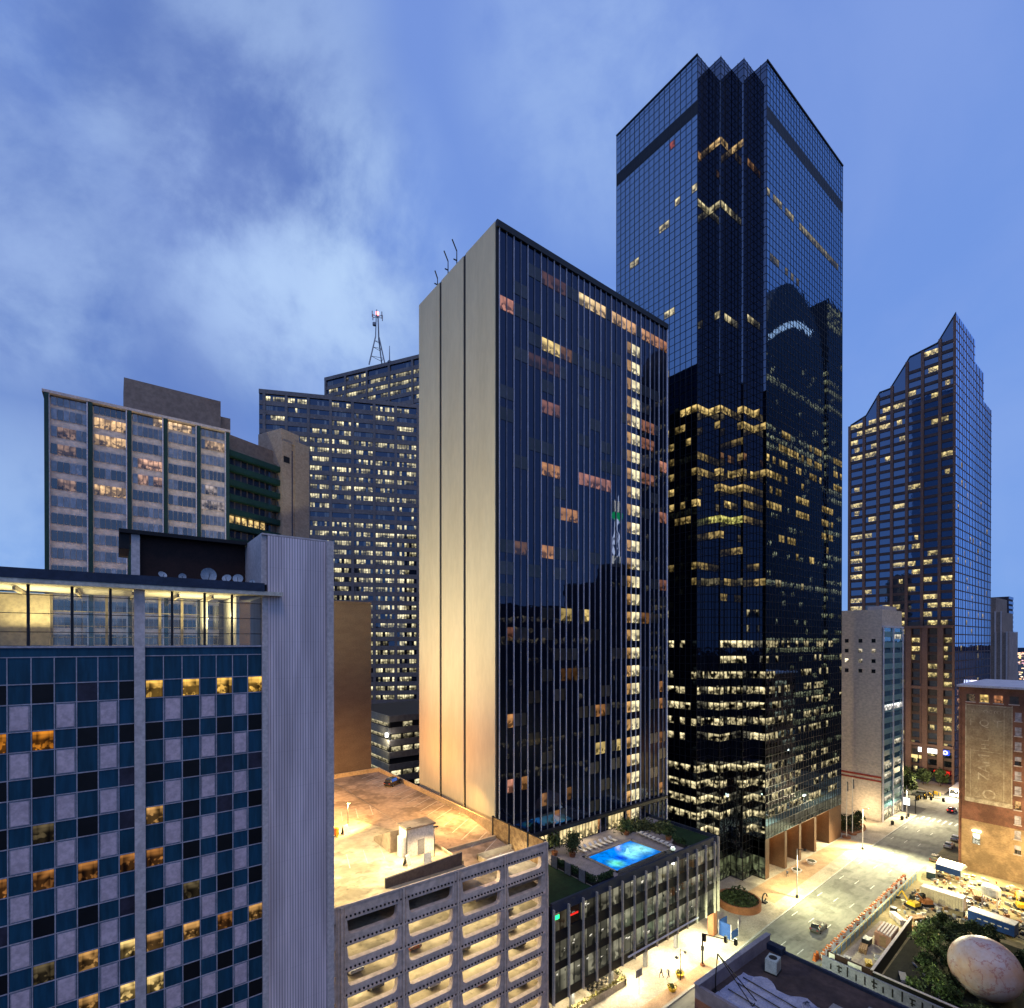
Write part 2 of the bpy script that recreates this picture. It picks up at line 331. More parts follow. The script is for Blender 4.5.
UV4 = ((0, 0), (1, 0), (1, 1), (0, 1))
class MB:
    def __init__(s): s.v = []; s.f = []; s.m = []; s.c = []; s.uv = []; s.sm = []
    def face(s, pts, m=0, col=(1, 1, 1, 1), uv=None, sm=False):
        i = len(s.v); s.v += [tuple(p) for p in pts]; s.f.append(tuple(range(i, i + len(pts))))
        s.m.append(m); s.c.append(col if len(col) == 4 else (*col, 1)); s.sm.append(sm)
        s.uv.append(uv or (UV4 if len(pts) == 4 else tuple((0, 0) for _ in pts)))
        return s
    def hexa(s, P, m=0, col=(1, 1, 1, 1)):
        for q in ((0, 3, 2, 1), (4, 5, 6, 7), (0, 1, 5, 4), (1, 2, 6, 5), (2, 3, 7, 6), (3, 0, 4, 7)): s.face([P[k] for k in q], m, col)
        return s
    def box(s, x0, x1, y0, y1, z0, z1, m=0, col=(1, 1, 1, 1)):
        return s.hexa([(x0, y0, z0), (x1, y0, z0), (x1, y1, z0), (x0, y1, z0), (x0, y0, z1), (x1, y0, z1), (x1, y1, z1), (x0, y1, z1)], m, col)
    def fbox(s, F, u0, u1, z0, z1, d0, d1, m=0, col=(1, 1, 1, 1)):
        return s.hexa([F.p(u0, z0, d1), F.p(u1, z0, d1), F.p(u1, z0, d0), F.p(u0, z0, d0), F.p(u0, z1, d1), F.p(u1, z1, d1), F.p(u1, z1, d0), F.p(u0, z1, d0)], m, col)
    def fquad(s, F, u0, u1, z0, z1, d=0., m=0, col=(1, 1, 1, 1)):
        return s.face([F.p(u0, z0, d), F.p(u1, z0, d), F.p(u1, z1, d), F.p(u0, z1, d)], m, col)
    def prism(s, poly, z0, z1, m=0, top=True, bottom=False, col=(1, 1, 1, 1)):
        n = len(poly)
        for i in range(n):
            a, b = poly[i], poly[(i + 1) % n]
            s.face([(*a, z0), (*b, z0), (*b, z1), (*a, z1)], m, col)
        if top: s.face([(*p, z1) for p in poly], m, col)
        if bottom: s.face([(*p, z0) for p in reversed(poly)], m, col)
        return s
    def tube(s, a, b, r0, r1=None, n=8, m=0, col=(1, 1, 1, 1)):
        a, b = Vector(a), Vector(b); r1 = r0 if r1 is None else r1
        d = (b - a).normalized(); x = d.orthogonal().normalized(); y = d.cross(x)
        A = [a + (x * math.cos(k * 2 * math.pi / n) + y * math.sin(k * 2 * math.pi / n)) * r0 for k in range(n)]
        B = [b + (x * math.cos(k * 2 * math.pi / n) + y * math.sin(k * 2 * math.pi / n)) * r1 for k in range(n)]
        for k in range(n):
            j = (k + 1) % n; s.face([A[k], A[j], B[j], B[k]], m, col, sm=True)
        s.face(list(reversed(A)), m, col); s.face(B, m, col)
        return s
    def lathe(s, c, prof, n=20, m=0, col=(1, 1, 1, 1), sx=1., sy=1.):
        for (r0, z0), (r1, z1) in zip(prof, prof[1:]):
            for k in range(n):
                a, b = k * 2 * math.pi / n, (k + 1) * 2 * math.pi / n
                q = lambda r, an, z: (c[0] + r * sx * math.cos(an), c[1] + r * sy * math.sin(an), c[2] + z)
                s.face([q(r0, a, z0), q(r0, b, z0), q(r1, b, z1), q(r1, a, z1)], m, col, sm=True)
        return s
    def build(s, name, mats, parent=None, label=None, kind=None, local=False, weld=False):
        me = bpy.data.meshes.new(name)
        off = Vector((0, 0, 0)) if (parent is None or local) else ROOT[parent]
        me.from_pydata([Vector(p) - off for p in s.v], [], s.f)
        if not isinstance(mats, (list, tuple)): mats = [mats]
        for m in mats: me.materials.append(m)
        me.polygons.foreach_set('material_index', s.m)
        me.polygons.foreach_set('use_smooth', s.sm)
        uv = me.uv_layers.new(name='uv'); at = me.attributes.new('lit', 'FLOAT_COLOR', 'CORNER')
        fu = []; fc = []
        for f, u, c in zip(s.f, s.uv, s.c):
            for q in u: fu += q
            fc += list(c) * len(f)
        uv.data.foreach_set('uv', fu); at.data.foreach_set('color', fc)
        if weld:
            bm = bmesh.new(); bm.from_mesh(me); bmesh.ops.remove_doubles(bm, verts=bm.verts, dist=1e-4)
            bmesh.ops.recalc_face_normals(bm, faces=bm.faces); bm.to_mesh(me); bm.free()
        me.update()
        o = bpy.data.objects.new(name, me); COL.objects.link(o)
        if parent is not None:
            o.parent = parent
            r = parent
            ROOT[o] = off if not local else Vector((0, 0, 0))
        if label: o['label'] = label
        if kind: o['kind'] = kind
        return o
ROOT = {}
def thing(name, label, cat, loc=(0, 0, 0), group=None, rz=0.):
    o = bpy.data.objects.new(name, None); COL.objects.link(o); o.empty_display_size = .5
    o.location = loc; o.rotation_euler[2] = rz; o['label'] = label; o['category'] = cat
    if group: o['group'] = group
    ROOT[o] = Vector(loc)
    return o
def tag(o, label, cat, group=None):
    o['label'] = label; o['category'] = cat
    if group: o['group'] = group
    return o
def dup(r, loc, rz=0., label=None, group=None, swap=None):
    def cp(o, par):
        c = o.copy(); COL.objects.link(c); c.parent = par
        for ch in o.children: cp(ch, c)
        return c
    n = r.copy(); COL.objects.link(n); n.location = loc; n.rotation_euler[2] = rz
    for ch in r.children: cp(ch, n)
    if label: n['label'] = label
    if group: n['group'] = group
    return n
CAMP = Vector((0, 0, 56))
class Wins:
    """windows of one building: the largest become parts of their own, the remainder one part"""
    def __init__(s): s.q = []
    def add(s, F, u0, u1, z0, z1, col=(1, 1, 1, 1), d=.03):
        s.q.append(([F.p(u0, z0, d), F.p(u1, z0, d), F.p(u1, z1, d), F.p(u0, z1, d)], col))
    def build(s, root, name, mat, cap=100):
        def key(q):
            c = sum(q[0], Vector()) / 4; n = (q[0][1] - q[0][0]).cross(q[0][3] - q[0][0]); d = CAMP - c
            return -abs(n.dot(d.normalized())) / d.length_squared
        s.q.sort(key=key)
        for P, c in s.q[:cap]: MB().face(P, 0, c).build(name, mat, root)
        if len(s.q) > cap:
            b = MB()
            for P, c in s.q[cap:]: b.face(P, 0, c)
            b.build(name + 's', mat, root, kind='stuff')
def warm(a=1., j=.15):
    k = random.random()
    return (1., .80 - .22 * k, .46 - .26 * k, a * random.uniform(1 - j, 1 + j))
def white(a=1., j=.15):
    k = random.random()
    return (1., .93 - .08 * k, .66 - .16 * k, a * random.uniform(1 - j, 1 + j))

# ================================================================== SETTING
g = MB(); g.face([(-3000, -3000, -.15), (6000, -3000, -.15), (6000, 6000, -.15), (-3000, 6000, -.15)])
o = g.build('ground', M['asphalt']); o['kind'] = 'structure'
g = MB(); g.face([(-20, 36, -.1), (62, 34, -.1), (330, 40, -.1), (330, 53.4, -.1), (206, 52.4, -.1), (159, 51.8, -.1), (102, 49.8, -.1), (75, 48.4, -.1), (-20, 46., -.1)])
o = g.build('street', M['road']); o['kind'] = 'structure'
g = MB(); g.face([(207, -60, -.104), (232, -60, -.104), (262, 300, -.104), (238, 300, -.104)])
o = g.build('cross_street', M['road']); o['kind'] = 'structure'
K = [(-20, 46.2), (75, 48.6), (102, 50.), (159, 52.0), (206, 52.6)]          # kerb line of the north pavement
g = MB(); g.prism(K + [(206, 56.8), (206, 110), (-20, 110)], -.15, .02)
o = g.build('pavement', M['walk']); o['kind'] = 'structure'
g = MB(); g.prism([(242, 53.6), (330, 54.), (330, 110), (252, 110)], -.15, .02)
o = g.build('far_pavement', M['walk']); o['kind'] = 'structure'
g = MB()
for (a, b) in zip(K, K[1:]): g.prism([(a[0], a[1] - .3), (b[0], b[1] - .3), (b[0], b[1] - .004), (a[0], a[1] - .004)], -.15, .05)
o = g.build('kerb', M['kerb']); o['kind'] = 'structure'
g = MB(); g.face([(40, 47.9, .03), (75, 48.8, .03), (84, 49.3, .03), (84, 51.1, .03), (40, 49.8, .03)])
g.face([(112, 53.2, .03), (165, 55.2, .03), (165, 59.4, .03), (112, 59.4, .03)])
o = g.build('brick_pavement', M['paver']); o['kind'] = 'structure'
g = MB(); g.prism([(97, 38.3), (206, 40.0), (206, -60), (97, -60)], -.15, -.02)
o = g.build('south_pavement', M['dirt']); o['kind'] = 'structure'
g = MB()
for i in range(9):
    x = 97 + i * 13; yc = 44.6 + (x - 75) * .028
    for s in (-3.1, 0, 3.2): g.box(x, x + 2.6, yc + s - .07, yc + s + .07, -.1, -.094)
for i in range(7): y = 39.6 + i * 1.55; g.box(86.5, 89.3, y, y + .55, -.1, -.094)
for i in range(7): y = 42 + i * 1.4; g.box(203, 206.5, y, y + .5, -.1, -.094)
g.box(93.2, 93.7, 38.6, 44.2, -.1, -.094)
o = g.build('road_markings', M['white_line']); o['kind'] = 'structure'
g = MB()
for i in range(46):
    a0 = -1.0 + i * .06; r = 4200 + 500 * math.sin(i * 1.7)
    h = 30 + 26 * math.sin(i * .9) ** 2 + 14 * math.sin(i * 2.3)
    p, q = (r * math.cos(a0), r * math.sin(a0)), (r * math.cos(a0 + .075), r * math.sin(a0 + .075))
    g.face([(*p, -1), (*q, -1), (q[0], q[1], h * .9), (p[0], p[1], h)])
o = g.build('hills', M['hill']); o['kind'] = 'structure'

# ================================================================== LILAC AND BLUE OFFICE BLOCK
T = thing('office_block', 'blue and lilac chequered office block with lit glass pavilion along its top', 'building', (2, 52.6, 0))
F = Face((0, 52.6), (1, 0), (0, -1))
b = MB(); b.box(-14, 10.95, 52.6, 66, -.1, 55.6)
b.build('wall', M['blue_panel'], T)
colL = [-8.85, -7.5, -6.2, -4.9, -3.6, -2.3, -1.0, .3, 1.5]
colR = [2.06, 3.32, 4.65, 5.96, 7.23, 8.52, 9.76, 11.0]
ZT = 52.84; PER = 3.53
al = MB()
for x in colL[1:] + colR[1:-1]: al.fbox(F, x - .035, x + .035, 20, 54.8, 0, .07)
for z in [54.85] + [ZT - PER * k - d for k in range(10) for d in (0, 1.5)]:
    al.fbox(F, -9, 1.3, z - .035, z + .035, 0, .06); al.fbox(F, 2.06, 11, z - .035, z + .035, 0, .06)
al.fbox(F, -9, 1.3, 55.55, 55.7, 0, .12); al.fbox(F, 2.06, 11, 55.55, 55.7, 0, .12)
al.build('glazing_bars', M['alu'], T)
lit = {(0, 8): 'y', (0, 10): 'y', (0, 12): 'y', (0, 14): 'y', (1, 3): 'o', (1, 1): 'o', (3, 8): 'h', (4, 8): 'a', (4, 3): 'a', (4, 5): 'a', (4, 7): 'a', (4, 1): 'a',
       (6, 5): 'h', (6, 7): 'b', (6, 8): 'h', (5, 10): 'd', (6, 10): 'h', (6, 12): 'a', (6, 14): 'h', (7, 7): 'b', (7, 8): 'b', (7, 5): 'h', (3, 3): 'd', (6, 3): 'd', (8, 8): 'b', (8, 5): 'h'}
cells = [(colL[i], colL[i + 1]) for i in range(8)] + [(colR[i], colR[i + 1]) for i in range(7)]
wl, wd, pn = Wins(), Wins(), []
for k in range(9):
    zt = ZT - PER * k
    for i, (a, c) in enumerate(cells):
        win = (i % 2 == 0)
        if i < 8: win = not win
        if win:
            s = lit.get((k, i))
            cc = {'y': (1, .56, .11, .95), 'o': (1, .34, .03, .6), 'a': (.9, .36, .09, .34), 'b': (1, .68, .24, .85), 'h': (1, .52, .16, .5), 'd': (.8, .6, .3, .12)}
            if s: wl.add(F, a + .06, c - .06, zt - 1.44, zt - .06, cc[s])
            else:
                q = random.random()
                wd.add(F, a + .06, c - .06, zt - 1.44, zt - .06, (.003, .003, .004, 1) if q < .6 else (.03, .028, .045, 1))
        else:
            pn.append((a, c, zt))
wl.build(T, 'lit_window', M['room_lit']); wd.build(T, 'window', attr_mat('dark pane', .5, .04, .35, 1.2))
for a, c, zt in pn:
    p = MB(); p.fbox(F, a + .16, c - .16, zt - 3.38, zt - 1.66, .01, .06).build('panel', M['lilac_panel'], T)
    MB().fquad(F, a + .08, c - .08, zt - 3.46, zt - 1.58, .008).build('panel_surround', M['alu'], T)
MB().fbox(F, 1.32, 2.04, -.1, 60.3, 0, .42).build('pier', M['pale_conc'], T); MB().fbox(F, 10.95, 11.45, -.1, 60.3, 0, .32).build('pier', M['pale_conc'], T)
# rooftop pavilion
b = MB(); b.box(-14, 9.6, 60.6, 60.75, 55.6, 60.3); b.build('pavilion_room', M['clear'], T)
b = MB()
b.box(9.0, 9.25, 53.5, 60.5, 55.7, 60.2); b.box(6.9, 7.2, 57.5, 60.5, 55.7, 60.2)
b.build('pavilion_wall', M['white_wall'], T)
MB().box(-14, -4.3, 59.2, 59.4, 55.7, 60.1).build('pavilion_partition', M['room'], T)
b = MB()
for x in (-12, -8.2, -4.4, -.6, 3.4, 5.2): b.box(x, x + .22, 59.8, 60.1, 55.65, 60.2); 
for z in (56.4, 57.4, 58.7): b.box(-14, 9, 60.3, 60.42, z, z + .06)
for x in (-10, -6, -2.4, 1.2, 4.4, 7.): b.box(x, x + .16, 53.4, 60.2, 59.9, 60.2)
b.build('pavilion_frame', M['room'], T)
b = MB(); b.face([(-14, 52.7, 55.63), (10.9, 52.7, 55.63), (10.9, 60.6, 55.63), (-14, 60.6, 55.63)]); b.build('pavilion_deck', M['walk'], T)
b = MB()
for x in (-7.6, -5.05, -2.55, -.2, 3.95, 6.35, 8.5): b.fbox(F, x - .09, x + .09, 55.6, 60.3, -.15, .05)
for z in (56.75, 58.15, 59.55): b.fbox(F, -14, 1.32, z - .03, z + .03, -.04, .03); b.fbox(F, 2.04, 10.95, z - .03, z + .03, -.04, .03)
b.build('pavilion_mullion', M['mullion'], T)
b = MB(); b.fquad(F, -14, 1.3, 55.7, 60.3, -.06); b.fquad(F, 2.05, 10.95, 55.7, 60.3, -.06)
b.build('pavilion_glass', M['clear'], T)
b = MB(); b.box(-14, 11., 51.5, 66, 60.66, 61.4); b.build('roof_fascia', M['navy'], T)
b = MB(); b.box(-14, 12.6, 51.55, 60.9, 60.3, 60.655); b.build('roof_soffit', M['soffit'], T)
b = MB(); b.box(1.9, 10.9, 60.05, 66, 61.4, 66.0); b.build('penthouse', M['maroon'], T)
b = MB(); b.box(.4, 10.95, 59.0, 66, 66.0, 66.35); b.box(.4, 1.2, 59.4, 66, 64.6, 66.0); b.build('penthouse_roof', M['black'], T)
b = MB(); b.box(1.3, 1.95, 59.3, 60.0, 61.4, 66.0); b.build('penthouse_pier', M['pale_conc'], T)
b = MB(); b.box(11.46, 16.85, 52.45, 60.3, -.1, 66.0); b.build('ribbed_tower', M['ribbed'], T)
b = MB(); b.box(10.96, 11.44, 52.7, 60.4, 61.4, 66.05); b.box(16.86, 17.5, 52.0, 60.4, -.1, 66.1); b.box(10.97, 17.5, 52.5, 60.4, 66.05, 66.2)
b.build('tower_frame', M['pale_conc'], T)
# satellite dishes on the pavilion roof
def dish(size, loc, az, el, label):
    D = thing('satellite_dish', label, 'satellite dish', loc, 'satellite dishes on the pavilion roof', az)
    d = MB(); n = 14
    for (r0, r1) in ((0, .35), (.35, .7), (.7, 1.)):
        for k in range(n):
            a, c = k * 2 * math.pi / n, (k + 1) * 2 * math.pi / n
            def q(r, t):
                v = Vector((r * math.cos(t), -.28 * (r * r), r * math.sin(t))) * size
                v.rotate(Matrix.Rotation(el, 3, 'X')); return v + Vector((0, 0, size * .9))
            d.face([q(r0, a), q(r1, a), q(r1, c), q(r0, c)], sm=True)
    d.build('reflector', M['dish'], D, local=True)
    MB().tube((0, 0, 0), (0, .1, size * .9), .05).build('mount', M['steel'], D, local=True)
    MB().tube((0, -.1, size * .3), (0, -size * .9, size * 1.2), .03).build('feed_arm', M['steel'], D, local=True)
for sz, x, y, az, el, lb in ((.34, 3.3, 53.3, .4, -.6, 'leftmost small dish on the pavilion roof, tipped up'), (.3, 4.75, 53.2, 0, -.1, 'second small dish from the left on the pavilion roof'),
        (.66, 6.75, 53.6, .15, -.05, 'largest dish on the pavilion roof, facing out upright'), (.4, 8.2, 53.2, -.5, -.5, 'tilted dish right of the largest dish on the pavilion roof'),
        (.44, 9.1, 53.2, -.3, -.35, 'dish on the pavilion roof second from the ribbed tower'), (.25, 10.3, 53.3, 0, -.3, 'smallest dish on the pavilion roof, beside the ribbed tower')):
    dish(sz, (x, y, 61.4), az, el, lb)

# ================================================================== PARKING GARAGE
T = thing('parking_garage', 'concrete parking garage with rounded openings and floodlit open top deck', 'building', (30, 54.2, 0))
F = Face((0, 54.2), (1, 0), (0, -1))
GP = 2.77
def opening(x0, x1, z0, z1, r=.55):
    pts = [(x0, z1), (x1, z1)]
    for k in range(6):
        a = k * math.pi / 10; pts.append((x1 - .12 - r + r * math.cos(a), z0 + r - r * math.sin(a)))
    for k in range(6):
        a = math.pi / 2 + k * math.pi / 10; pts.append((x0 + .12 + r + r * math.cos(a), z0 + r - r * math.sin(a)))
    return pts
b = MB(); cols = [(12.2, 18.4), (19.6, 25.45), (26.75, 32.7), (34.0, 39.9), (41.1, 47.0)]
xe = [11.0, 19.0, 26.1, 33.35, 40.5, 47.72]
for k in range(10):
    zt = 26.35 - GP * k; zb = zt - 1.62
    z1 = 28.1 if k == 0 else zt + .55; z0 = zt + .55 - GP
    for j, (x0, x1) in enumerate(cols):
        op = opening(x0, x1, zb, zt)
        ou = [(xe[j], z1), (xe[j + 1], z1), (xe[j + 1], z0), (xe[j], z0)]
        vs = [Vector((p[0], p[1], 0)) for p in ou] + [Vector((p[0], p[1], 0)) for p in op]
        for tri in tessellate_polygon([vs[:4], vs[4:]]): b.face([F.p(vs[i].x, vs[i].y, 0) for i in tri])
        for p, q in zip(op, op[1:] + op[:1]): b.face([F.p(*p, 0), F.p(*q, 0), F.p(*q, -.7), F.p(*p, -.7)])
b.build('facade', M['garage_conc'], T)
b = MB()
for k in range(10):                                   # spandrel roll under every opening, pilaster ribs
    zt = 26.35 - GP * k
    if k: b.fbox(F, 19.2, 47.5, zt + .16, zt + .34, .003, .16)
for x in (19.0, 26.1, 33.35, 40.5): b.fbox(F, x - .12, x + .12, 0, 27.9, .003, .2); b.fbox(F, x - .45, x - .3, 0, 27.9, .003, .1); b.fbox(F, x + .3, x + .45, 0, 27.9, .003, .1)
b.fbox(F, 11, 47.72, 27.9, 28.12, .003, .12)
b.build('facade_ribs', M['garage_conc'], T)
b = MB()
for k in range(10):
    zt = 26.35 - GP * k + .25
    n = 58
    for i in range(n):
        x = 19.4 + i * (28. / n)
        b.fbox(F, x, x + .17, zt + .1, zt + .27, .0, .165)
b.build('cable_end', M['black'], T, kind='stuff')
b = MB(); b.box(48.0, 48.25, 54.2, 112.6, -.1, 23.2); b.box(47.72, 47.9, 53.9, 54.5, -.1, 28.1); b.build('side_wall', M['garage_conc'], T)
inner = MB()
for k in range(10):
    zt = 26.35 - GP * k
    if k: inner.box(11, 47.6, 54.95, 66, zt + .6, zt + .85)
inner.box(11, 47.6, 66, 66.3, 0, 25.5); inner.build('floor_slab', M['deck_conc'], T)
lf = MB()
for k in range(9): lf.box(13, 47, 57.4, 57.6, 26.35 - GP * k - .02 + (.0), 26.35 - GP * k + .08) if k else None
lf.build('ceiling_tube', M['lamp'], T, kind='stuff')
lt = MB()
for k in range(1, 9):
    zt = 26.35 - GP * k
    for i, (x0, x1) in enumerate(cols[1:]):
        lt.face([(x0 - .5, 61, zt + .56), (x1 + .5, 61, zt + .56), (x1 + .5, 61, zt - 1.9), (x0 - .5, 61, zt - 1.9)], 0, (1, .85, .52, random.uniform(.75, 1.25) if k > 1 or i > 1 else .2))
lt.build('interior_glow', lit_mat('parking glow panel', .5, 0., .75, .5, .3), T)  # glowing panels: the lamplight on the inner walls is put into emission
for k in range(1, 10):
    for x in (19.3, 26.4, 33.65, 40.8): MB().box(x - .3, x + .3, 57.9, 58.6, 26.35 - GP * k - 1.92, 26.35 - GP * k + .6).build('column', M['garage_conc'], T)
# top deck: flat part, sloping lane beside the hotel
b = MB(); b.box(11, 36.5, 55.0, 112.4, 26.0, 26.6); b.box(36.5, 48.0, 76, 112.4, 26.0, 26.3); b.build('top_deck', M['deck_conc'], T)
def rz(y): return 26.29 - (76 - y) / 21. * 2.6
b = MB(); b.hexa([(36.52, 55.0, 22.8), (48, 55.0, 22.8), (48, 76, 25.6), (36.52, 76, 25.6), (36.52, 55.0, rz(55)), (48, 55.0, rz(55)), (48, 76, rz(76)), (36.52, 76, rz(76))]); b.build('ramp', M['ramp_conc'], T)
b = MB(); b.face([(34, 76.1, 26.61), (36.4, 76.1, 26.61), (36.4, 112, 26.61), (22, 112, 26.61)]);
b.face([(36.52, 76.05, 26.31), (47.9, 76.05, 26.31), (47.9, 112.2, 26.31), (36.52, 112.2, 26.31)]); b.build('lane', M['ramp_conc'], T)
b = MB()
for i in range(19):
    y = 60 + i * 2.7; z = (rz(y) if y < 76 else 26.32) + .02; z2 = (rz(y + 3) if y + 3 < 76 else 26.32) + .02
    b.face([(42.6, y, z), (42.6, y + .14, z), (47.6, y + 3.14, z2), (47.6, y + 3, z2)]); b.build('bay_line', M['bay_line'], T); b = MB()
for i in range(9): b.face([(14 + i * 2.6, 84, 26.62), (14.12 + i * 2.6, 84, 26.62), (15.6 + i * 2.6, 89, 26.62), (15.48 + i * 2.6, 89, 26.62)]); b.build('bay_line', M['bay_line'], T); b = MB()
for i in range(7): b.face([(17 + i * 2.4, 66, 26.62), (17.12 + i * 2.4, 66, 26.62), (18.3 + i * 2.4, 70.5, 26.62), (18.18 + i * 2.4, 70.5, 26.62)]); b.build('bay_line', M['bay_line'], T); b = MB()
b = MB(); b.box(48.0, 48.3, 67.0, 112.4, 23.2, 27.15); b.box(11, 48.3, 112.4, 112.75, 23, 27.2); b.build('parapet', plain('sodium-lit parapet', (.5, .36, .2), (.4, .28, .15), .3), T)  # orange of the sodium lamps put into the parapet's colour
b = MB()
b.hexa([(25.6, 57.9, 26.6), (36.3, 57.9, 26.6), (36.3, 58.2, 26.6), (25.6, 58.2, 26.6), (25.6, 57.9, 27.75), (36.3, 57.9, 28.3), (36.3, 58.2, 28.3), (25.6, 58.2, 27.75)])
b.build('ramp_wall', plain('shaded ramp wall', (.07, .062, .065), None, .4), T)  # shade put into the wall's dark colour
MB().box(36.5, 36.75, 58.2, 76, 22.5, 27.0).build('ramp_kerb', M['deck_conc'], T)
hut = MB(); hut.box(31.6, 35.7, 64.4, 67.0, 26.6, 30.4).build('stair_hut', M['white_wall'], T)
MB().box(31.4, 35.9, 64.2, 67.2, 30.4, 30.6).build('hut_roof', M['ramp_conc'], T)
MB().box(30.9, 31.6, 64.7, 66.0, 26.6, 29.3).build('hut_porch', M['white_wall'], T)
MB().box(33.2, 34.2, 64.33, 64.4, 26.6, 28.7).build('hut_door', M['steel'], T)
MB().hexa([(30.4, 67.2, 26.6), (35.7, 67.2, 26.6), (35.7, 73, 26.6), (30.4, 73, 26.6), (30.4, 67.2, 29.6), (35.7, 67.2, 29.6), (35.7, 73, 27.2), (30.4, 73, 27.2)]).build('stair_cover', M['ramp_conc'], T)
b = MB()
for y in (54.6, 58.3, 62.8, 67.1): b.box(47.75, 48.05, y - .14, y + .14, rz(54), 28.25)
b.box(47.8, 48.0, 54.5, 67.2, 28.05, 28.15); b.build('fence_post', M['dark'], T)
MB().box(47.86, 47.96, 54.6, 67.1, 23.2, 28.05).build('fence_screen', plain('rusty mesh screen', (.42, .27, .12), (.22, .13, .06), 1.6, fine=6.), T)
b = MB(); b.box(41.5, 47.6, 61.9, 62.15, 23.8, 25.4); b.box(41.5, 41.75, 56., 62.15, 23.4, 25.2); b.build('pit_wall', M['deck_conc'], T)
b = MB(); b.face([(41.8, 56, 24.4), (47.6, 56, 24.4), (47.6, 61.8, 24.5), (41.8, 61.8, 24.5)]); b.build('pit_floor', M['white_wall'], T)
# construction leftovers and lamp posts on the deck
def deck_lamp(x, y, h, label):
    D = thing('lamp_post', label, 'lamp post', (x, y, 26.6), 'short lamp posts on the garage deck')
    MB().tube((0, 0, 0), (0, 0, h), .07, .05).build('pole', M['dark'], D, local=True)
    MB().box(-.15, .55, -.12, .12, h - .05, h + .08).build('lamp_head', M['dark'], D, local=True)
    e = MB(); e.face([(-.1, -.1, h - .06), (-.1, .1, h - .06), (.5, .1, h - .06), (.5, -.1, h - .06)]); e.build('lens', M['lamp_amber'], D, local=True)
deck_lamp(34.8, 62.6, 4.0, 'thin lamp post in front of the white stair hut on the garage deck')
deck_lamp(28.9, 79.5, 4.2, 'lamp post beside the yellow barrier on the garage deck')
deck_lamp(31.3, 63.9, 4.2, 'lamp post at the left corner of the white stair hut')
D = thing('barrier', 'yellow and orange barricade on the garage deck', 'barricade', (25.4, 78, 26.6))
MB().box(-1.5, 1.5, -.15, .15, .3, 1.3).build('board', M['orange'], D, local=True); MB().box(-1.3, -1.1, -.5, .5, 0, 1.3).box(1.1, 1.3, -.5, .5, 0, 1.3).build('feet', M['yellow'], D, local=True)
for i, (x, y) in enumerate(((19.2, 84), (20.4, 83.4), (21.4, 82.6), (22.3, 81.8))):
    D = thing('debris_bin', ['dark bin at the far end of the row on the garage deck', 'dark bin, second in the row on the garage deck', 'dark bin, third in the row on the garage deck', 'dark bin nearest the barricade on the garage deck'][i], 'bin', (x, y, 26.6), 'dark bins in a row on the garage deck')
    MB().lathe((0, 0, 0), [(0, 0), (.45, 0), (.5, 1.1), (.42, 1.15), (0, 1.15)], 12).build('drum', M['dark'], D, local=True)
    MB().tube((0, 0, 1.1), (.1, 0, 2.2 + .3 * (i % 2)), .05).build('handle', M['dark'], D, local=True)
for i, (x, y, r) in enumerate(((30.6, 62.4, .6), (33.1, 61.4, -.4), (37.9, 61.8, .9), (28.1, 78.4, .3))):
    D = thing('folding_sign', ['folding board left of the stair hut', 'folding board in front of the stair hut', 'dark folding board on the ramp edge', 'folding board by the yellow barricade'][i], 'sign board', (x, y, 26.6 if x < 36.5 else rz(y)), 'folding boards on the garage deck', r)
    MB().hexa([(-.5, -.4, 0), (.5, -.4, 0), (.5, -.34, 0), (-.5, -.34, 0), (-.45, -.04, 1.3), (.45, -.04, 1.3), (.45, .02, 1.3), (-.45, .02, 1.3)]).build('front_board', M['whiteplastic'] if i != 2 else M['dark'], D, local=True)
    MB().hexa([(-.5, .34, 0), (.5, .34, 0), (.5, .4, 0), (-.5, .4, 0), (-.45, .03, 1.3), (.45, .03, 1.3), (.45, .08, 1.3), (-.45, .08, 1.3)]).build('rear_board', M['dark'], D, local=True)

# ================================================================== HOTEL TOWER
T = thing('hotel_tower', 'dark glass hotel slab with cream blank end wall and one lit window column', 'building', (50.9, 70.2, 0))
b = MB(); b.box(50.95, 97.66, 70.25, 97.6, -.1, 126.2); b.build('glazing', M['hotel_glass'], T)
b = MB(); G = Face((50.9, 97.7), (0, -1), (-1, 0))
for a, c in ((.0, 8.55), (9.35, 17.3), (18.1, 27.2)): b.fbox(G, a, c, -.1, 126.4, -.3, .18)
b.build('end_wall', M['cream'], T)
MB().fbox(G, -.05, 27.5, -.1, 126.3, -.28, .03).build('end_wall_joint', M['black'], T)
F = Face((50.9, 70.2), (1, 0), (0, -1)); FH = 3.72; Z0 = 118.05
fin = MB(); fd = MB()
for i in range(31):
    x = .45 + i * 1.545
    (fin if i % 2 == 0 or i in (9, 13, 21, 23) else fd).fbox(F, x - .042, x + .042, 14, 126.3, -.05, .18 if i % 2 == 0 else .14)
fin.fbox(F, 46.5, 46.8, 14, 126.4, -.05, .2)
fin.build('fin', M['fin'], T); fd.build('minor_fin', M['fin_dim'], T)
b = MB(); b.fbox(F, -.1, 46.8, 125.4, 126.5, -.2, .3); b.box(50.9, 97.7, 70.4, 97.6, 126.3, 126.5); b.build('roof_edge', M['dark'], T)
W, WL, WB = Wins(), Wins(), Wins()
litset = {}
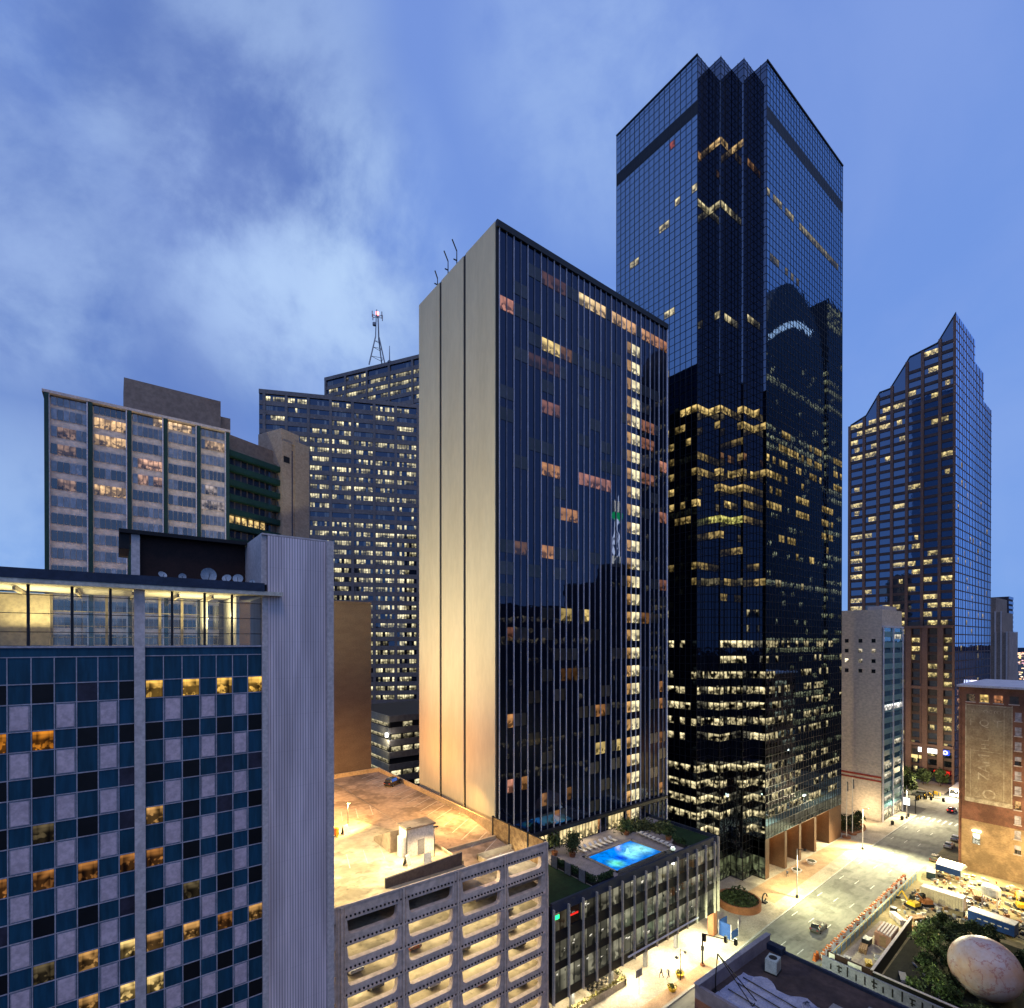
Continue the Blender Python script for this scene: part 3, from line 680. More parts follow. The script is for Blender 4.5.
for k in range(28):
    zt = Z0 - FH * k
    for i in range(30):
        u0, u1 = .45 + i * 1.545 + .07, .45 + (i + 1) * 1.545 - .07
        if i in (21, 22, 23): 
            if i == 21: WL.add(F, u0 + .1, u1, zt - 2.25, zt, (1, .55, .2, .5 + .25 * (k > 17)))
            else: WB.add(F, u0, u1 - (.3 if i == 23 else 0), zt - 2.25, zt, (1, .86, .5, 1.25))
            continue
        W.add(F, u0, u1, zt - 2.25, zt)
grp = [(0, 0, 30, 0)]
def hl(k, a, c, col, s):
    for i in range(a, c): litset[(k, i)] = (*col, s)
OR, PK, YE = (1, .45, .16), (1, .42, .28), (1, .72, .26)
for i in range(12, 30): litset[(-1, i)] = (1, .74 - .02 * (i - 12), .36 - .012 * (i - 12), 1.1 - .04 * (i - 12))
litset.pop((-1, 17)); litset.pop((-1, 23))
hl(-1, 6, 10, PK, .10); hl(1, 0, 2, PK, .55); hl(2, 6, 9, YE, .95); hl(2, 9, 11, OR, .16); hl(5, 6, 9, PK, .2); hl(8, 6, 9, OR, .5); hl(8, 12, 18, PK, .4)
hl(10, 9, 12, OR, .4); hl(4, 24, 27, PK, .3); hl(5, 24, 27, PK, .22); hl(6, 28, 30, PK, .5); hl(7, 24, 27, PK, .32); hl(9, 28, 30, PK, .3); hl(13, 28, 30, PK, .2); hl(12, 2, 4, OR, .12)
hl(12, 6, 8, OR, .5); hl(15, 9, 11, YE, .4); hl(15, 13, 14, YE, 1.0); hl(15, 24, 26, OR, .16); hl(20, 1, 2, OR, .5); hl(20, 15, 17, OR, .35); hl(23, 1, 2, PK, .6); hl(23, 3, 4, OR, .35)
hl(22, 15, 17, YE, .7); hl(22, 19, 20, YE, .6); hl(19, 28, 29, OR, .4); hl(20, 28, 29, OR, .35); hl(22, 28, 29, OR, .2); hl(24, 6, 7, OR, .3); hl(25, 8, 9, OR, .25)
hl(26, 14, 16, OR, .55); hl(26, 18, 19, YE, .6); hl(25, 28, 29, OR, .5); hl(26, 6, 7, OR, .2); hl(18, 9, 12, OR, .05); hl(16, 1, 2, PK, .15); hl(3, 4, 9, PK, .05); hl(24, 10, 11, OR, .12)
keep = Wins(); keep2 = Wins()
for k in range(-1, 28):
    zt = Z0 - FH * k + (.7 if k < 0 else 0)
    run = 0
    for i in range(30):
        u0, u1 = .45 + i * 1.545 + .06, .45 + (i + 1) * 1.545 - .06
        if i in (21, 22, 23) and k >= 0: continue
        if (k, i) in litset: WL.add(F, u0, u1, zt - 2.3, zt, litset[(k, i)])
        else:
            if i % 2 == 0 or run is None: run = random.random()
            if run < .24:
                v = random.choice((.006, .01, .016, .026)); keep.add(F, u0, u1, zt - 2.2, zt, (v, v * 1.05, v * 1.35, 1))
del W
WB.build(T, 'lit_window', M['lit_soft'], 56); WL.build(T, 'amber_window', M['lit_soft'], 100); keep.build(T, 'curtained_window', attr_mat('curtained pane', .5, .045, .3, 1.2), 70)
# restaurant strip at pool level
RW = Wins()
for a, c in ((4.0, 11.2), (14.0, 24.2), (27.2, 31.8)):
    n = int((c - a) / .85)
    for i in range(n): RW.add(F, a + (c - a) * i / n + .05, a + (c - a) * (i + 1) / n - .05, 18.6, 21.4, (1, .78, .38, random.uniform(.9, 1.5)), .3)
RW.build(T, 'restaurant_window', M['lit_soft'])
MB().fbox(F, 1.5, 46, 21.5, 22.1, -.1, .9).build('canopy', M['dark'], T)
rp = MB(); rp.box(72, 92, 78, 94, 126.5, 129.6); rp.build('plant_room', M['dark'], T)
def antenna(x, y, h, lb, dx):
    D = thing('roof_antenna', lb, 'antenna', (x, y, 126.5), 'antennas on the hotel roof')
    MB().tube((0, 0, 0), (0, 0, h), .12, .09).build('mast', M['dark'], D, local=True)
    MB().tube((0, 0, h), (dx, dx * .6, h + .9), .12).tube((0, 0, h * .6), (-.7, 0, h * .6), .12).build('dipole', M['dark'], D, local=True)
    MB().box(-.5, .5, -.4, .4, 0, 1.).build('base_box', M['dark'], D, local=True)
antenna(52.2, 92.5, 3.2, 'leftmost antenna at the edge of the hotel roof', -.9); antenna(52.3, 88.5, 4.4, 'middle antenna at the edge of the hotel roof', -1.4); antenna(52.4, 85.4, 4.6, 'rightmost and tallest antenna at the edge of the hotel roof', -1.6)
D = thing('roof_plant', 'dark mechanical unit between the antennas on the hotel roof', 'roof unit', (53, 87, 126.5))
MB().box(-1, 1.2, -3, 3, 0, 1.6).build('casing', M['dark'], D, local=True); MB().box(-.7, 1., -2.5, -.5, 1.6, 2.1).build('fan_cowl', M['dark'], D, local=True)

# ================================================================== HOTEL PODIUM WITH POOL DECK
T = thing('hotel_podium', 'glass podium with pale vertical fins carrying the pool deck', 'building', (48.9, 54.2, 0))
F = Face((0, 54.2), (1, 0), (0, -1))
b = MB(); b.box(48.9, 91.4, 54.25, 70.1, 4.8, 18.35); b.build('glazing', M['pod_glass'], T)
b = MB(); b.fbox(F, 48.85, 91.45, 17.5, 19.0, -.35, .05); b.box(91.1, 91.45, 54.6, 70.1, 4.8, 18.95); b.build('parapet', M['navy'], T)
b = MB()
for i in range(16):
    x = 48.2 + (i + .35) * 2.93 - .2
    if x < 91.4: b.fbox(F, x - .11, x + .11, 4.7, 18.2, .0, .4)
b.fbox(F, 91.1, 91.45, 4.7, 18.9, .06, .4); b.build('fin', plain('pale fin', (.52, .46, .38), (.42, .38, .32), .3, .5), T)
b = MB()
for z0, z1 in ((4.72, 6.1), (9.3, 10.4), (13.3, 14.9)): b.fbox(F, 48.95, 91.05, z0, z1, -.2, .1)
b.build('spandrel', M['black'], T)
PW = Wins()
for lv, (z0, z1) in enumerate(((6.12, 9.28), (10.42, 13.28), (14.92, 17.48))):
    for i in range(30):
        x0 = 48.95 + i * 1.405
        if lv == 2 and i in (2, 3): continue
        PW.add(F, x0 + .04, x0 + 1.36, z0, z1, (1, .93, .64, random.choice((.05, .1, .16, .2, .24, .28))), .04)
PW.build(T, 'window', lit_mat('dim hall behind glass', .5, .10, .3, 1.0, .5), 90)
bl = MB()
for i in range(46):
    lv = random.choice(((6.4, 9.0), (10.8, 12.9), (15.3, 17.3))); x = random.uniform(49.5, 90); z = random.uniform(lv[0] + 1.2, lv[1]); w = random.uniform(.15, .8)
    bl.fquad(F, x, x + w, z - random.uniform(.1, .45), z, .055, 0, (1, .93, .75, random.uniform(.6, 1.3)))
bl.build('ceiling_light', M['lit_busy'], T, kind='stuff')
MB().fbox(F, 64.5, 84, 5.9, 6.1, .56, .75).build('handrail', M['fin'], T)
b = MB(); b.fquad(F, 52.0, 54.0, 16.2, 16.5, .07); b.build('red_sign', M['sign_red'], T)
b = MB(); b.fquad(F, 49.4, 50.2, 16.6, 17.2, .07); b.build('green_sign', M['green_light'], T)
b = MB(); b.box(49.2, 91.1, 54.6, 70.1, 4.5, 4.75); b.build('soffit', M['soffit'], T)
b = MB(); b.box(48.9, 91, 66, 66.4, 0, 4.5); b.build('ground_floor_wall', M['white_wall'], T)
b = MB()
for x, y in ((55, 56.5), (63.8, 56.5), (72.6, 56.5), (81.4, 56.5)): MB().box(x - .3, x + .3, y - .3, y + .3, 0, 4.5).build('pillar', M['steel'], T)
MB().box(90.2, 91.4, 54.3, 55.5, 0, 4.7).build('pillar', M['terracotta'], T)
b = MB()
for i in range(12): MB().box(51 + i * 3.4, 51.9 + i * 3.4, 55.6, 55.8, 4.44, 4.5).build('soffit_light', M['lamp'], T)
b = MB(); b.face([(48.9, 54.55, 18.37), (91.1, 54.55, 18.37), (91.1, 70.1, 18.37), (48.9, 70.1, 18.37)])
b.build('deck', plain('pool deck paving', (.30, .27, .27), (.22, .2, .2), .6), T)
MB().face([(49.0, 54.7, 18.40), (58.2, 54.7, 18.40), (58.2, 66, 18.40), (49.0, 66, 18.40)]).build('lawn_strip', M['turf'], T); MB().face([(83.6, 55.6, 18.40), (91.0, 54.7, 18.40), (91.0, 67, 18.40), (86.2, 67, 18.40)]).build('lawn_strip', M['turf'], T)
MB().face([(65.4, 56.6, 18.45), (77.6, 56.9, 18.45), (77.2, 63.6, 18.45), (65.6, 63.2, 18.45)]).build('pool', M['water'], T)
b = MB()
for x0, x1, y0, y1 in ((64.9, 78.1, 56.1, 56.55), (64.9, 78.1, 63.65, 64.1), (64.9, 65.35, 56.1, 64.1), (77.65, 78.1, 56.1, 64.1)): b.box(x0, x1, y0, y1, 18.37, 18.5)
b.build('pool_edge', M['walk'], T)
MB().box(63.6, 78.6, 54.75, 54.85, 18.4, 19.7).build('glass_balustrade', M['clear'], T)
MB().lathe((72.3, 60.2, 18.4), [(.55, 0), (.3, .3), (.22, .8), (0, 1.0)], 12).build('pool_fountain', emit_mat('fountain glow', (.35, .9, 1), 1.1), T)
def planter_box(x0, x1, y0, y1, lb):
    D = thing('hedge_planter', lb, 'planter', ((x0 + x1) / 2, (y0 + y1) / 2, 18.38), 'hedge planters around the pool')
    w, h = (x1 - x0) / 2, (y1 - y0) / 2
    MB().box(-w, w, -h, h, 0, .5).build('box', M['dark'], D, local=True)
    m_ = MB()
    for _ in range(int(260 * max(w, h))):
        p = Vector((random.uniform(-w, w), random.uniform(-h, h), random.uniform(.4, 1.3))); leafq(m_, p, .16, (.03, .06, .02))
    m_.build('foliage', M['leaf'], D, local=True)
def leafq(mb, p, s, c, v=.5):
    a = Vector((random.gauss(0, 1), random.gauss(0, 1), random.gauss(0, 1))).normalized(); b_ = a.orthogonal().normalized(); d = a.cross(b_)
    if random.random() < .5: b_, d = d, b_
    k = random.uniform(1 - v, 1 + v); s *= random.uniform(.7, 1.3)
    mb.face([p - b_ * s - d * s * .5, p + b_ * s - d * s * .5, p + b_ * s + d * s * .5, p - b_ * s + d * s * .5], 0, (c[0] * k, c[1] * k, c[2] * k, 1))
planter_box(58.4, 59.2, 55.2, 65, 'long hedge planter between the dark lawn and the pool'); planter_box(59.5, 62.8, 55.0, 55.6, 'hedge planter along the glass edge left of the pool'); planter_box(82.4, 83.3, 55.4, 58, 'short hedge planter right of the pool')
for i in range(3):
    D = thing('cabana_screen', ['grey screen panel nearest the street edge by the dark roof lawn', 'middle grey screen panel by the dark roof lawn', 'grey screen panel nearest the hotel by the dark roof lawn'][i], 'screen', (57.9, 57.2 + i * 3.2, 18.4), 'grey screens by the roof lawn')
    MB().box(-.05, .05, -.7, .7, .1, 2.).build('screen_panel', M['steel'], D, local=True); MB().box(-.06, .06, -.75, -.68, 0, 2.1).box(-.06, .06, .68, .75, 0, 2.1).build('post', M['dark'], D, local=True)
def lounger():
    D = thing('sun_lounger', 'white sun lounger in the row right of the pool', 'sun lounger', (79.2, 58, 18.38), 'white sun loungers right of the pool', 1.75)
    MB().box(-.3, .3, -.9, .35, .3, .4).build('seat', M['whiteplastic'], D, local=True)
    MB().hexa([(-.3, .35, .3), (.3, .35, .3), (.3, .4, .25), (-.3, .4, .25), (-.3, .95, .75), (.3, .95, .75), (.3, 1.0, .68), (-.3, 1.0, .68)]).build('backrest', M['whiteplastic'], D, local=True)
    MB().box(-.28, -.22, -.8, -.74, 0, .3).box(.22, .28, -.8, -.74, 0, .3).box(-.28, -.22, .25, .31, 0, .3).box(.22, .28, .25, .31, 0, .3).build('leg', M['steel'], D, local=True)
    return D
LG = lounger(); LG.location = (80.6, 57.3, 18.38)
for i in range(1, 8): dup(LG, (80.6 + .12 * i, 57.3 + i * 1.05, 18.38), 1.75)
for i in range(7): dup(LG, (66.5 + i * 1.35, 65.6, 18.38), 0, 'white sun lounger in the row between the pool and the restaurant', 'sun loungers behind the pool')
def potted(x, y, h, lb):
    D = thing('potted_tree', lb, 'tree', (x, y, 18.38), 'small trees around the pool deck')
    MB().lathe((0, 0, 0), [(0, 0), (.45, 0), (.6, .7), (.5, .7), (0, .62)], 12).build('pot', M['terracotta'], D, local=True)
    MB().tube((0, 0, .6), (.1, 0, h * .6), .07, .04).tube((.1, 0, h * .5), (.5, .3, h * .8), .03).tube((.1, 0, h * .5), (-.4, -.2, h * .85), .03).build('trunk', M['bark'], D, local=True)
    m_ = MB()
    for _ in range(420):
        r = random.gauss(0, 1); v = Vector((random.gauss(0, .55), random.gauss(0, .55), h * .75 + random.gauss(0, .5))); leafq(m_, v, .17, (.05, .075, .025), .6)
    m_.build('crown', M['leaf'], D, local=True)
potted(61.5, 67.5, 3.4, 'potted tree in front of the left restaurant windows'); potted(63.6, 65.2, 2.8, 'small potted tree at the left corner of the pool'); potted(65.8, 67.2, 3., 'potted tree between the restaurant windows and the pool')
potted(79.2, 66.2, 2.6, 'potted tree on the brick planter behind the pool'); potted(83.5, 59.6, 2.6, 'potted tree at the right corner of the pool deck')
for x, y, w, lb in ((84.5, 66.5, 3.2, 'wide shrub bed by the far lawn of the pool deck'), (81.5, 67.6, 2.6, 'shrub bed between loungers and hotel'), (86.5, 63.2, 2.4, 'shrub bed on the dark lawn right of the pool')):
    D = thing('shrub', lb, 'shrub', (x, y, 18.38), 'shrubs at the far end of the pool deck')
    m_ = MB()
    for _ in range(900):
        v = Vector((random.gauss(0, w * .42), random.gauss(0, w * .25), abs(random.gauss(.5, .55)))); leafq(m_, v, .2, (.085, .10, .04), .7)
    m_.build('foliage', M['leaf'], D, local=True); MB().tube((0, 0, 0), (.1, 0, .8), .08).tube((.5, 0, 0), (.7, .1, .7), .06).build('stem', M['bark'], D, local=True)
D = thing('table_lamp', 'glowing white globe lamp at the front right corner of the pool deck', 'lamp', (79.2, 55.6, 18.38))
MB().lathe((0, 0, .25), [(0, 0), (.3, .12), (.42, .4), (.3, .7), (0, .82)], 14).build('globe', emit_mat('globe lamp', (.85, 1, .95), 2.2), D, local=True); MB().box(-.2, .2, -.2, .2, 0, .27).build('base', M['dark'], D, local=True)

# ================================================================== TALL GLASS TOWER
T = thing('glass_tower', 'tallest black mirrored tower with saw-toothed corner and brown arcade at its foot', 'building', (121.3, 59.8, 0))
A0 = [(107.4, 93.4), (107.4, 69.0), (112.03, 69.0), (112.03, 65.93), (116.67, 65.93), (116.67, 62.87), (121.3, 62.87), (121.3, 59.8), (165.4, 59.8)]
NC = [16, 3, 2, 3, 2, 3, 2, 29]
TOP = 192.; FL = 3.66
plan = A0 + [(165.4, 93.4)]
g1 = MB(); g2 = MB(); g3 = MB()
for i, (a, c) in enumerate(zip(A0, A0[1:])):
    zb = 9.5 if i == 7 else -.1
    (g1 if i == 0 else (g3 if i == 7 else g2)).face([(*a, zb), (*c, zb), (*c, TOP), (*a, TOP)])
g1.face([(165.4, 59.8, 0), (165.4, 93.4, 0), (165.4, 93.4, TOP), (165.4, 59.8, TOP)]); g1.face([(165.4, 93.4, 0), (107.4, 93.4, 0), (107.4, 93.4, TOP), (165.4, 93.4, TOP)])
g1.build('curtain_wall', M['tower_glass'], T); g3.build('street_curtain_wall', M['tower_glass_sky_tint'], T); g2.build('corner_glazing', M['tower_glass_dark'], T)
MB().prism(plan, TOP - 1.2, TOP - 1.0).build('roof', M['dark'], T)
FS = []
mv, mh, lv = MB(), MB(), MB()
WT, WS = Wins(), Wins()
def fl_top(i): return 1.5 + FL * i
YL, WH = (1, .70, .24), (1, .84, .46)
for j, (a, c) in enumerate(zip(A0, A0[1:])):
    d = Vector((c[0] - a[0], c[1] - a[1])); ln = d.length; n = (-1, 0) if abs(d.x) < .01 else (0, -1)
    F = Face(a, d, n); FS.append(F); nc = NC[j]; w = ln / nc; zb = 9.5 if j == 7 else 0
    for k in range(nc + 1):
        mv.fbox(F, max(0, k * w - .06), min(ln, k * w + .06), zb, TOP + .1, .0, .06)
    z = 1.5
    while z < TOP:
        if z > zb: mh.fbox(F, .06, ln - .06, z - .05, z + .05, 0, .045)
        z += FL / 2
    if j in (0, 7): lv.fquad(F, 0, ln, 178.3, 181.6, .02)
    lv.fbox(F, 0, ln, TOP - .15, TOP + .15, .0, .2) if j in (0, 7) else None
    for i in range(2, 50):
        zt = fl_top(i); cell = []
        for k in range(nc):
            s = None; x = a[0] + d.x * (k + .5) / nc; y = a[1] + d.y * (k + .5) / nc
            if 3 <= i <= 15 and i not in (8,):
                if j == 7 and i < 4: continue
                bay = math.sin(i * 12.3 + (j * 3 + k // 4) * 4.7)
                p = .93 if bay > -.55 else .25
                if j == 7: p *= .62
                if j == 0 and k < 7: p = 0
                if random.random() < p: s = (*WH, random.uniform(.55, 1.2) * (.55 if j == 7 else 1.))
            elif i in (16, 17) and j < 7: 
                if random.random() < .1: s = (*WH, .35)
            else:
                if j < 7:
                    if i == 30 and y < 73.6 and random.random() < .93: s = (*YL, random.uniform(.5, .95))
                    elif i == 29 and (y > 76 or 58 < y < 64): s = (*YL, random.uniform(.3, .85))
                    elif i == 28 and j == 0 and y > 75: s = (*YL, .3) if random.random() < .6 else None
                    elif i == 27 and (j in (2, 3, 5)) and random.random() < .6: s = (1, .5, .2, .16)
                    elif i == 26 and j in (1, 2, 3, 4, 5) and random.random() < .85: s = (*YL, random.uniform(.3, .7))
                    elif i == 25 and (j in (3, 4, 5) or (j == 2)) and random.random() < .8: s = (*YL, random.uniform(.25, .6))
                    elif i == 24 and y < 78 and y > 65 and random.random() < .6: s = (*YL, random.uniform(.4, .9))
                    elif i == 25 and j == 0 and y > 73 and random.random() < .7: s = (*YL, .75)
                    elif i == 23 and j in (2, 3, 4): s = (.92, .86, .22, random.uniform(.55, .85))
                    elif i == 19 and j in (1, 2, 4): s = (*WH, .14) if random.random() < .7 else None
                    elif i == 44 and (69 < y < 79.5 and j == 0) and random.random() < .55: s = (*WH, random.uniform(.3, .9))
                    elif i == 43 and j == 0 and 76.5 < y < 79: s = (*WH, .6)
                    elif i == 43 and j in (1, 2, 3) and random.random() < .9: s = (*WH, random.uniform(.35, .7))
                    elif i == 42 and j == 0 and 85.5 < y < 89: s = (*WH, .5)
                    elif i == 47 and j in (2, 3, 4) and random.random() < .75: s = (1, .66, .28, random.uniform(.3, .7))
                    elif i == 46 and j in (1, 5, 6) and random.random() < .4: s = (1, .5, .2, .35)
                    elif i == 36 and j in (2, 3, 5, 6, 4) and random.random() < .55: s = (*WH, random.uniform(.3, .8))
                    elif i == 37 and j == 0 and 75.5 < y < 78: s = (*WH, .7)
                    elif i in (48, 49) and j == 0 and abs(y - 75.5) < .8 and i == 48: s = (1, .2, .1, .3)
                    elif 18 <= i <= 29 and math.sin(i * 5.3 + (j * 3 + k // 3) * 2.9) > .72 and random.random() < .9: s = (*YL, random.uniform(.12, .4))
                    elif 18 <= i <= 33 and random.random() < .02: s = (*YL, random.uniform(.2, .6))
                else:
                    if i == 44 and k < 27 and random.random() < .75: s = (*WH, .30 - .006 * k)
                    elif i == 40 and k < 12 and random.random() < .5: s = (*WH, .12)
                    elif 22 <= i <= 30 and math.sin(i * 7.1 + (k // 5) * 3.3) > .5 and random.random() < .85: s = (*YL, random.uniform(.15, .55))
                    elif 20 <= i <= 31 and random.random() < .02: s = (*YL, random.uniform(.2, .7))
                    elif i in (27, 28, 26) and k < 16 and random.random() < .35: s = (*YL, random.uniform(.2, .5))
                    elif i == 19 and k in (3, 4, 12): s = (*WH, .3)
            if s:
                cell.append(k)
                (WT if i > 17 else WS).add(F, k * w + .09, (k + 1) * w - .09, zt - FL * .46, zt - .07, s)
mv.build('mullion', M['mullion'], T); mh.build('transom', M['mullion'], T); lv.build('louvre_band', M['louvre'], T)
WT.build(T, 'lit_window', M['lit'], 100)
WS.build(T, 'lit_office', M['lit_busy'], 100)
# arcade at the foot of the street side
M['granite'] = plain('brown granite pier', (.115, .062, .036), (.085, .046, .027), .4, .5)
Y0 = 59.8
arch = [(123.2, 131.0), (132.2, 138.8), (140.0, 147.8), (149.0, 157.2)]
prev = 121.3
for x0, x1 in arch + [(165.4, 165.4)]:
    MB().box(prev, x0, Y0, Y0 + 9, -.1, 9.5).build('arcade_pier', M['granite'], T); prev = x1
b = MB(); b.box(121.3, 165.4, Y0 + 9, Y0 + 9.3, -.1, 9.5); b.box(123.2, 157.2, Y0, Y0 + 9, 9.3, 9.49); b.build('arcade_wall', plain('arcade lining', (.16, .09, .05), (.11, .06, .035), .5, .6), T)
b = MB()
for x0, x1 in arch: b.box((x0 + x1) / 2 - .5, (x0 + x1) / 2 + .5, Y0 + 3, Y0 + 4, 9.2, 9.29)
b.build('arcade_light', M['lamp_amber'], T)
# lobby glazing at the corner, dim and greenish
LB = Wins()
for j in (1, 2, 3, 4, 5, 6):
    F = FS[j]; nc = NC[j]; a, c = A0[j], A0[j + 1]; ln = math.hypot(c[0] - a[0], c[1] - a[1]); w = ln / nc
    for k in range(nc): LB.add(F, k * w + .09, (k + 1) * w - .09, .3, 5.1, (.62, .7, .35, random.uniform(.08, .3)))
LB.build(T, 'lobby_window', lit_mat('dim lobby', .9, .1, .1, 1., .2))
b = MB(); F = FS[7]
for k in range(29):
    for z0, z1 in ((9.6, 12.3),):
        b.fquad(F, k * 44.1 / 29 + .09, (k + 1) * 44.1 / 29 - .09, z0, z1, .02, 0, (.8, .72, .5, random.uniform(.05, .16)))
b.build('arcade_spandrel', lit_mat('spandrel with painted street glow', .6, .1, .7, .3, .1), T)  # emission stands in for street light on the spandrel

# ================================================================== BEIGE BLOCK
T = thing('beige_block', 'blank beige block with dark square windows and an aqua glass street front', 'building', (189.3, 57, 0))
b = MB(); b.box(189.3, 208, 57.2, 92, -.1, 66.2); b.build('wall', M['beige_wall'], T)
G = Face((189.3, 92), (0, -1), (-1, 0)); Wd, Wl = Wins(), Wins()
for r, z in enumerate((57.2, 54.0, 50.8, 47.6)):
    for k, y in enumerate((71.2, 66.9, 63.0, 59.4)):
        u = 92 - y
        l = (r == 1 and k in (2, 3)) or (r == 2 and k in (0, 1, 2))
        (Wl if l else Wd).add(G, u - .55, u + .55, z - 1.4, z - .2, (1, .85, .6, 1.5 if (r == 2 and k < 2) else .6) if l else (.004, .004, .005, 1), .02)
Wd.build(T, 'window', M['pane']); Wl.build(T, 'lit_window', M['lit'])
b = MB(); b.fbox(G, -1, 34.8, 13.4, 14.0, 0, .12); b.fbox(G, -1, 34.8, 12.2, 12.7, 0, .12); b.build('red_band', M['red_stripe'], T)
b = MB(); b.fbox(G, 0, 34.9, 14.0, 14.15, 0, .05); b.fbox(G, 0, 34.9, 17.6, 17.75, 0, .05); b.build('ledge', M['beige_wall'], T)
MB().box(192.2, 203, 57.3, 62, 60.7, 67.4).build('lift_house', M['pale_conc'], T)
F = Face((189.3, 57.2), (1, 0), (0, -1)); b = MB(); b.fquad(F, .2, 18.5, 3, 60.5, .15); b.build('street_glazing', M['aqua_glass'], T)
b = MB()
for k in range(17): b.fbox(F, .2, 18.5, 3.2 + k * 3.4, 4.9 + k * 3.4, .16, .3)
b.build('spandrel', M['aqua_panel'], T)
b = MB()
for x in (.1, 9.2, 18.3): b.fbox(F, x - .25, x + .25, -.1, 60.9, .3, .6)
b.fbox(F, -.1, 18.6, 60.5, 61.1, .1, .62); b.build('pier', M['fin'], T)
Wl = Wins()
Wl.add(F, .4, 18.2, 34.5, 36.2, (1, .97, .9, 1.3), .32)
for x, z in ((1, 16), (10, 9.6), (1.2, 6), (10, 23), (10, 16.), (1, 2.5), (10, 2.5), (10, 57), (1, 13)): Wl.add(F, x, x + 7, z, z + 1.5, (1, .9, .65, .7), .32)
Wl.add(F, .3, 8.6, .3, 3.1, (1, .86, .5, 1.2), .32); Wl.add(F, 9.6, 18, .3, 3.1, (1, .8, .45, 1.), .32)
Wl.build(T, 'lit_window', M['lit'])

# ================================================================== STEPPED BLUE GLASS TOWER
T = thing('stepped_tower', 'stepped blue glass tower with brown stone piers and a pointed crown', 'building', (260.5, 54.5, 0))
G = Face((260.5, 90.8), (0, -1), (-1, 0)); F = Face((260.5, 54.5), (1, 0), (0, -1))
def slab(x0, x1, prof):                 # extruded Y-Z outline
    b = MB(); n = len(prof)
    for x, rev in ((x0, False), (x1, True)):
        pts = [(x, y, z) for y, z in prof]; b.face(pts if not rev else pts[::-1])
    for p, q in zip(prof, prof[1:] + prof[:1]): b.face([(x0, *p), (x1, *p), (x1, *q), (x0, *q)])
    return b
P1 = [(90.8, -.1), (90.8, 152.5), (84.9, 154.8), (79.8, 163.0), (76.0, 163.2), (69.2, 173.6), (60.2, 175.2), (54.5, 184.5), (54.5, -.1)]
P2 = [(90.7, -.1), (90.7, 150), (80, 160), (70, 168), (60.5, 172), (54.52, 175.5), (54.52, -.1)]
P3 = [(90.6, -.1), (90.6, 145), (75, 155), (60.5, 160), (54.54, 163.2), (54.54, -.1)]
for x0, x1, pr in ((260.6, 291, P1), (291, 307, P2), (307, 322.5, P3)): slab(x0, x1, pr).build('glazing', M['rt_glass'], T)
def topz(y, prof):
    for (a, za), (c, zc) in zip(prof[1:], prof[2:]):
        if c <= y <= a: return za + (zc - za) * (a - y) / (a - c)
    return 0
pr, spn = MB(), MB(); Wl, Wd = Wins(), Wins()
bays = [(90.8, 85.8), (85.2, 80.6), (80., 75.6), (75., 70.4), (69.8, 65.2), (64.6, 59.6), (59., 54.9)]
for i, (y0, y1) in enumerate(bays):
    e = min(topz(y0 - .1, P1), topz(y1 + .1, P1))
    for yy in (y0 + .3,): pr.fbox(G, 90.8 - yy - .5, 90.8 - yy + .5, 0, topz(min(90.7, yy), P1) - .4, 0, .5)
    k = 0; z = 3.
    while z < e - 2:
        spn.fbox(G, 90.8 - y0 + .1, 90.8 - y1 - .1, z - 1.1, z + .1, .0, .22)
        r = random.random(); u0, u1 = 90.8 - y0 + .15, 90.8 - y1 - .15
        hot = (abs(z - 148) < 2.5 and i < 3) or (abs(z - 141) < 2 and i < 2) or (abs(z - 142) < 2 and i > 4) or (abs(z - 153) < 2 and i in (2, 3, 5)) or (abs(z - 170) < 2 and i == 5)
        low = z < 90
        if hot or (low and r < .42) or r < .2:
            a = u0 + (0 if random.random() < .5 else (u1 - u0) * random.choice((.3, .5))); c = u1 if random.random() < .6 else a + (u1 - a) * .6
            Wl.add(G, a, c, z + .35, z + 2.2, (1, .78, .32, random.uniform(.5, 1.1)), .04)
        elif low and r < .5: Wd.add(G, u0, u1, z + .1, z + 2.6, (.008, .009, .012, 1), .03)
        z += 3.5; k += 1
pr.fbox(G, 35.6, 36.4, 0, 183, 0, .5)
b = spn
pr.build('stone_pier', M['rt_stone'], T); spn.build('spandrel', plain('tower spandrel', (.11, .072, .062), None, .2, .5), T)
for k, zz in enumerate((66, 38, 31)): pass
b = MB()
for (a, za), (c, zc) in zip(P1[1:-1], P1[2:-1]):
    b.hexa([(260.3, a, za - .35), (260.9, a, za - .35), (260.9, c, zc - .35), (260.3, c, zc - .35), (260.3, a, za + .25), (260.9, a, za + .25), (260.9, c, zc + .25), (260.3, c, zc + .25)])
b.build('roof_coping', M['mullion'], T)
gr = MB()
for k in range(12):
    x = k * 5.5; t = 184 if x < 30 else (175 if x < 46.2 else 163)
    gr.fbox(F, x - .45 if k else 0, x + .45, 0, t, 0, .06)
    if k < 11: gr.fbox(F, x + 2.6, x + 2.9, 0, (184 if x + 2.7 < 30 else (175 if x + 2.7 < 46.2 else 163)), 0, .05)
z = 3.
while z < 183:
    t = 61.9 if z < 162 else (46.4 if z < 174 else 30.4)
    gr.fbox(F, 0, t, z - .22, z + .22, 0, .055); z += 3.5
gr.build('street_side_grid', M['rt_stone'], T)
for k in range(46):
    x = random.uniform(2, 55); z = 3 + 3.5 * random.randint(4, 40); Wl.add(F, x, x + 1.2, z + .5, z + 2.5, (1, .75, .4, .5), .03)
